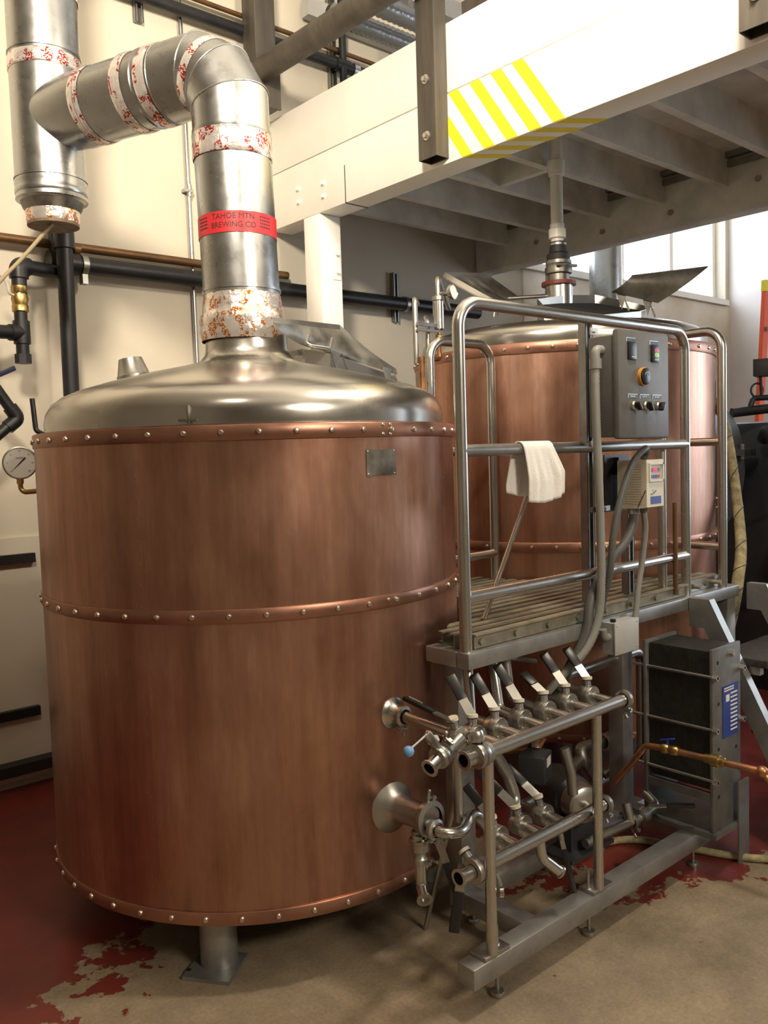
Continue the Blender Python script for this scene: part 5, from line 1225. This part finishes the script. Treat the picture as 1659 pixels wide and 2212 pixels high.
obj('end_drum', MB().lathe([(0.0, 0.0), (0.30, 0.0), (0.35, 0.015), (0.365, 0.05), (0.365, 0.30)], (4.63, 2.40, 1.36), (0, 1, 0), n=48), mat('grey_drum_paint', (0.14, 0.15, 0.165), 0.4, 0.3, var=0.2, scale=5), bo)
obj('flange_clip', MB().bx(4.82, 4.96, 2.34, 2.40, 1.42, 1.46).cyl((4.86, 2.37, 1.40), (4.86, 2.37, 1.49), 0.018, n=8), M_galv, bo)
obj('plinth', MB().bx(5.05, 5.93, 1.38, 2.78, 0.0, 0.12), M_black, bo, smooth=False)
obj('service_panel', MB().bx(5.072, 5.08, 1.55, 2.05, 0.55, 1.15, bev=0.002), mat('panel_slate', (0.07, 0.075, 0.085), 0.45), bo)
obj('data_sheet', MB().bx(5.0705, 5.072, 1.92, 2.04, 0.72, 1.0), M_lightgrey, bo, smooth=False)
obj('gas_pipe', MB().tube(fillet([(4.83, 2.42, 1.672), (5.0, 2.30, 1.69), (5.25, 2.10, 1.69), (5.25, 2.10, 1.60)], 0.04, 5), 0.028, 16), M_black, bo)
obj('gas_pipe', MB().tube(fillet([(4.93, 2.36, 1.70), (4.95, 2.35, 1.755), (5.18, 2.165, 1.76), (5.18, 2.165, 1.69)], 0.02, 4), 0.017, 12), M_black, bo)
obj('pilot_loop', MB().tube([(4.972+0.035*math.cos(a)*0.75, 2.339-0.035*math.cos(a)*0.66, 1.80+0.04*math.sin(a)) for a in [2*PI*k/20 for k in range(21)]], 0.006, 8).cyl((4.99, 2.32, 1.76), (4.985, 2.325, 1.90), 0.009, n=10), M_black, bo)
obj('control_box', MB().box((5.02, 2.31, 1.93), (0.13, 0.12, 0.10), rz=0.3, bev=0.004).cyl((5.10, 2.25, 1.6), (5.06, 2.28, 1.9), 0.014, n=10), M_darkgrey, bo)
obj('sight_tube', MB().cyl((4.96, 2.18, 1.44), (4.96, 2.18, 1.12), 0.012, n=12).cyl((4.96, 2.16, 1.44), (4.96, 2.16, 1.12), 0.006, n=8), M_brass, bo)
obj('sight_fitting', MB().cyl((5.08, 2.18, 1.12), (4.93, 2.18, 1.12), 0.016, n=10), M_bronze, bo)
obj('sight_fitting', MB().cyl((5.08, 2.18, 1.45), (4.93, 2.18, 1.45), 0.02, n=10), M_bronze, bo)
obj('indicator_lamp', MB().sph((5.075, 2.03, 1.16), 0.010, 10), mat('red_lamp', (0.4, 0.02, 0.02), 0.3, emit=(1, 0.12, 0.08), estr=1.5), bo)
obj('hose_loop', MB().tube(spline([(5.08, 2.28, 0.86), (4.97, 2.15, 0.78), (4.96, 1.95, 0.85), (5.08, 1.85, 1.02)], 8), 0.028, 12), M_rubber, bo)
obj('vent_pipe', MB().tube(spline([(4.93, 2.28, 1.52), (4.86, 2.22, 1.55), (4.88, 2.15, 1.45), (5.08, 2.05, 1.35)], 8), 0.04, 16), M_rubber, bo)
obj('boiler_valve', MB().cyl((5.08, 2.13, 0.62), (4.86, 2.26, 0.62), 0.02, n=10).lathe([(0.01, 0), (0.035, 0.005), (0.035, 0.015), (0.01, 0.02)], (4.86, 2.26, 0.62), (-1, 0.4, 0), n=16), M_bronze, bo)
la = thing('step_ladder', 'orange fibreglass ladder with a yellow cap leaning at the far wall', 'ladder', (6.2, 2.8, 0))
for dy in (0.0, -0.42):
    sr = obj('side_rail', MB().bar((6.0, 2.90+dy, 0.0), (6.266, 2.879+dy, 2.60), 0.075, 0.03, up=(0, 1, 0)), M_orange, la, smooth=False)
    obj('rail_cap', MB().bar((6.266, 2.879+dy, 2.58), (6.274, 2.878+dy, 2.66), 0.085, 0.038, up=(0, 1, 0)), M_yellow, sr, smooth=False)
for k in range(8):
    f = (k+1)/9; obj('rung', MB().bar((6.0+0.266*f, 2.885, 2.6*f), (6.0+0.266*f, 2.47, 2.6*f), 0.03, 0.03), M_galv, la, smooth=False)
# galvanised flue in front of the far window
fl_ = thing('boiler_flue', 'pale metal flue pipe standing in front of the bright window', 'flue', (5.35, 3.6, 0))
obj('pipe', MB().cyl((5.32, 3.6, 0.0), (5.32, 3.6, ZC-0.02), 0.115, n=32), M_galv, fl_)
obj('joint_ring', MB().ring(0.115, 0.121, 2.50, 2.53, (5.32, 3.6, 0), n=32), M_galv, fl_)
# hose lying on the floor under the exchanger
tag(obj('floor_hose', MB().tube(spline([(2.35, 1.92, 0.014), (2.70, 1.80, 0.014), (2.80, 1.64, 0.014), (2.87, 1.46, 0.014), (2.96, 1.33, 0.014), (3.15, 1.20, 0.014)], 8), 0.0135, 12), M_hose), 'dirty tan hose lying on the floor under the exchanger', 'hose')
